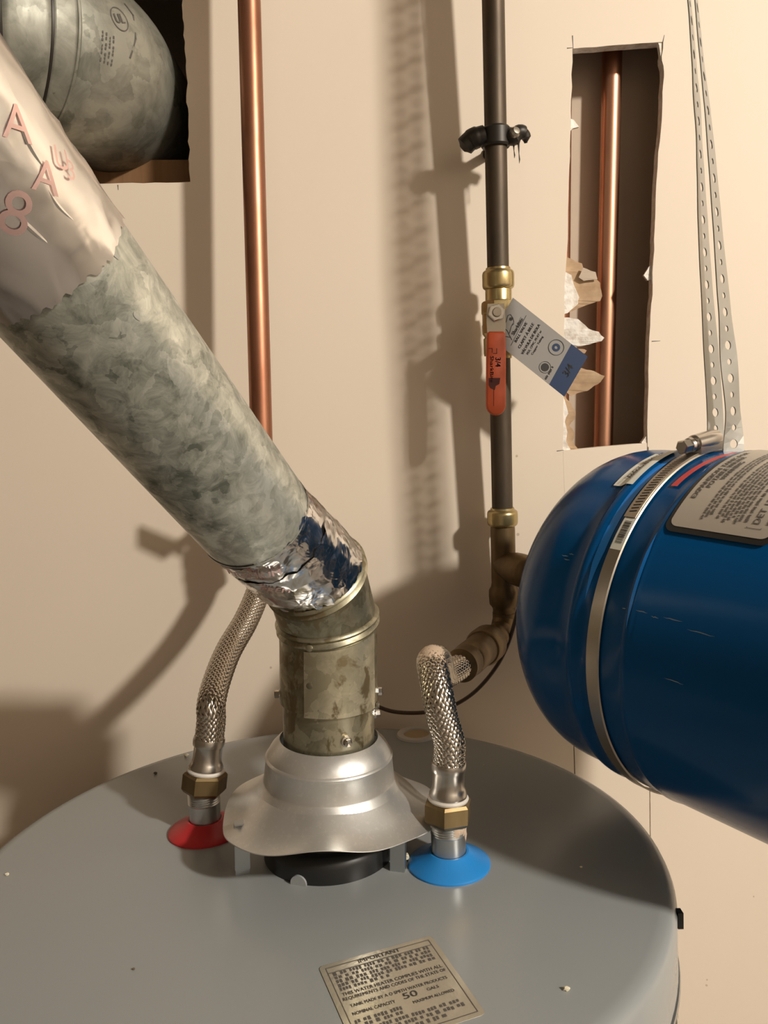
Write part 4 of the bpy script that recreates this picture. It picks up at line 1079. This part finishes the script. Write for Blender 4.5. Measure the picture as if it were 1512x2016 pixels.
for a0_, a1_ in zip(cuts, cuts[1:]): gore(a0_, a1_, 'gore')
for al_ in (27, 40, 47):
    al = math.radians(al_); c0 = duct_at(al); t = V((math.cos(al), math.sin(al), 0))
    mb = MB(); mb.lathe([(dr-.0016,-.0016),(dr-.0004,-.0010),(dr-.0004,.0010),(dr-.0016,.0016)] if al_ != 47 else [(dr-.0015,-.003),(dr+.001,-.001),(dr+.001,.001),(dr-.0015,.003)], c0, t, 72, False); mb.build('seam', M['clamp_dark'] if al_ != 47 else M['galv_duct'], du)
mb = MB(); mb.tube([duct_at(0)+V((-.32,0,0)), duct_at(0)], dr-.0005, 72, False); mb.build('straight_run', M['galv_duct'], du)
mb = MB(); e_ = duct_at(math.pi/2); mb.tube([e_, e_ + V((0,.36,0))], dr-.0005, 72, False); mb.build('straight_run', M['galv_duct'], du)
# maker's stamp on the duct
def dpt(al, be, r=dr+.0006):
    x = V((math.sin(al), -math.cos(al), 0)); return duct_at(al) + (x*math.cos(be) + UP*math.sin(be))*r
al0, be0 = math.radians(60), math.radians(10)
df = lambda x, y: dpt(al0 + x/(Rb+dr), be0 + y/dr)
mb = MB(); ring_flat(mb, 0, 0, .0098, .0107, df, 26)
text(mb, 'UL', .011, lambda x, y: df(x*.9 - y*.35, y + x*.35), None, .0005)
for j in range(4): dashes(mb, -.045, -.018, -.010*j + .008, .0045, lambda x, y: df(y*.4 + .0 - .012, x - .0))
stroke(mb, [(-.018,.026),(-.008,.022)], .0015, df); stroke(mb, [(.014,.022),(.022,.014),(.019,-.01),(.012,-.03)], .0018, df)
mb.build('stamp', M['grey_ink'], du, smooth=False, fix=False)

# ================================================================== pipes inside the narrow opening
q1, q2 = atY(1204, 150, .918), atY(1189, 800, .918)
dq = (q1-q2).normalized()
mb = MB(); mb.tube([q2 - dq*.45, q1 + dq*.3], .0111, 36); tag(mb.build('copper_pipe', M['copper_new']), 'bright copper pipe standing inside the narrow wall opening', 'pipe')
q1, q2 = atY(1106, 150, .920), atY(1101, 800, .920); dq = (q1-q2).normalized()
mb = MB(); mb.tube([q2 - dq*.45, q1 + dq*.3], .0111, 36); tag(mb.build('copper_pipe', M['copper_new']), 'copper pipe mostly hidden behind the torn edge of the narrow opening', 'pipe')

# ================================================================== thin brown cable
pts = [atY(640,1330,.800), atY(690,1368,.795), atY(732,1386,.79), atY(775,1401,.79), atY(830,1403,.79), atY(880,1394,.79), atY(930,1366,.795), atY(972,1320,.80), atY(1000,1268,.81), atY(1020,1200,.82), atY(1040,1120,.835)]
mb = MB(); mb.tube(spline(pts, 10), .0021, 10); tag(mb.build('cable', M['cable']), 'thin brown cable sagging between the vent elbow and the blue tank', 'cable')

# ================================================================== grit on top of the heater
def crumb(px, py, r, m, label):
    p = onH(px, py); mb = MB(); mb.sphere(p + V((0,0,r*.55)), r, 7, 5, (1, .8, .65))
    for i, v in enumerate(mb.v): mb.v[i] = v + V((random.uniform(-.25,.25)*r, random.uniform(-.25,.25)*r, random.uniform(-.1,.1)*r))
    o = mb.build('crumb', m, smooth=False); tag(o, label, 'crumb', 'crumbs on the heater top')
for px, py, r, lab_ in ((367,1489,.0024,'pale plaster crumb behind the hose with the red collar'),
        (14,1723,.0016,'small pale crumb on the open heater top, far out past the red collar'),
        (1115,1949,.0019,'pale crumb between the printed sticker and the heater rim'),
        (1144,1708,.0010,'tiny crumb in the shadow of the blue tank'),
        (953,1507,.0009,'tiny crumb behind the hose with the blue collar'),
        (263,1909,.0010,'tiny speck alone on the open front of the heater top')):
    crumb(px, py, r, M['crumb'] if px != 263 else M['crumb_dark'], lab_)
crumb(798, 1691, .0036, M['crumb'], 'largest pale plaster crumb, beside the blue collar')
crumb(306, 1524, .0019, M['crumb_dark'], 'dark speck of grit on the grey heater top')
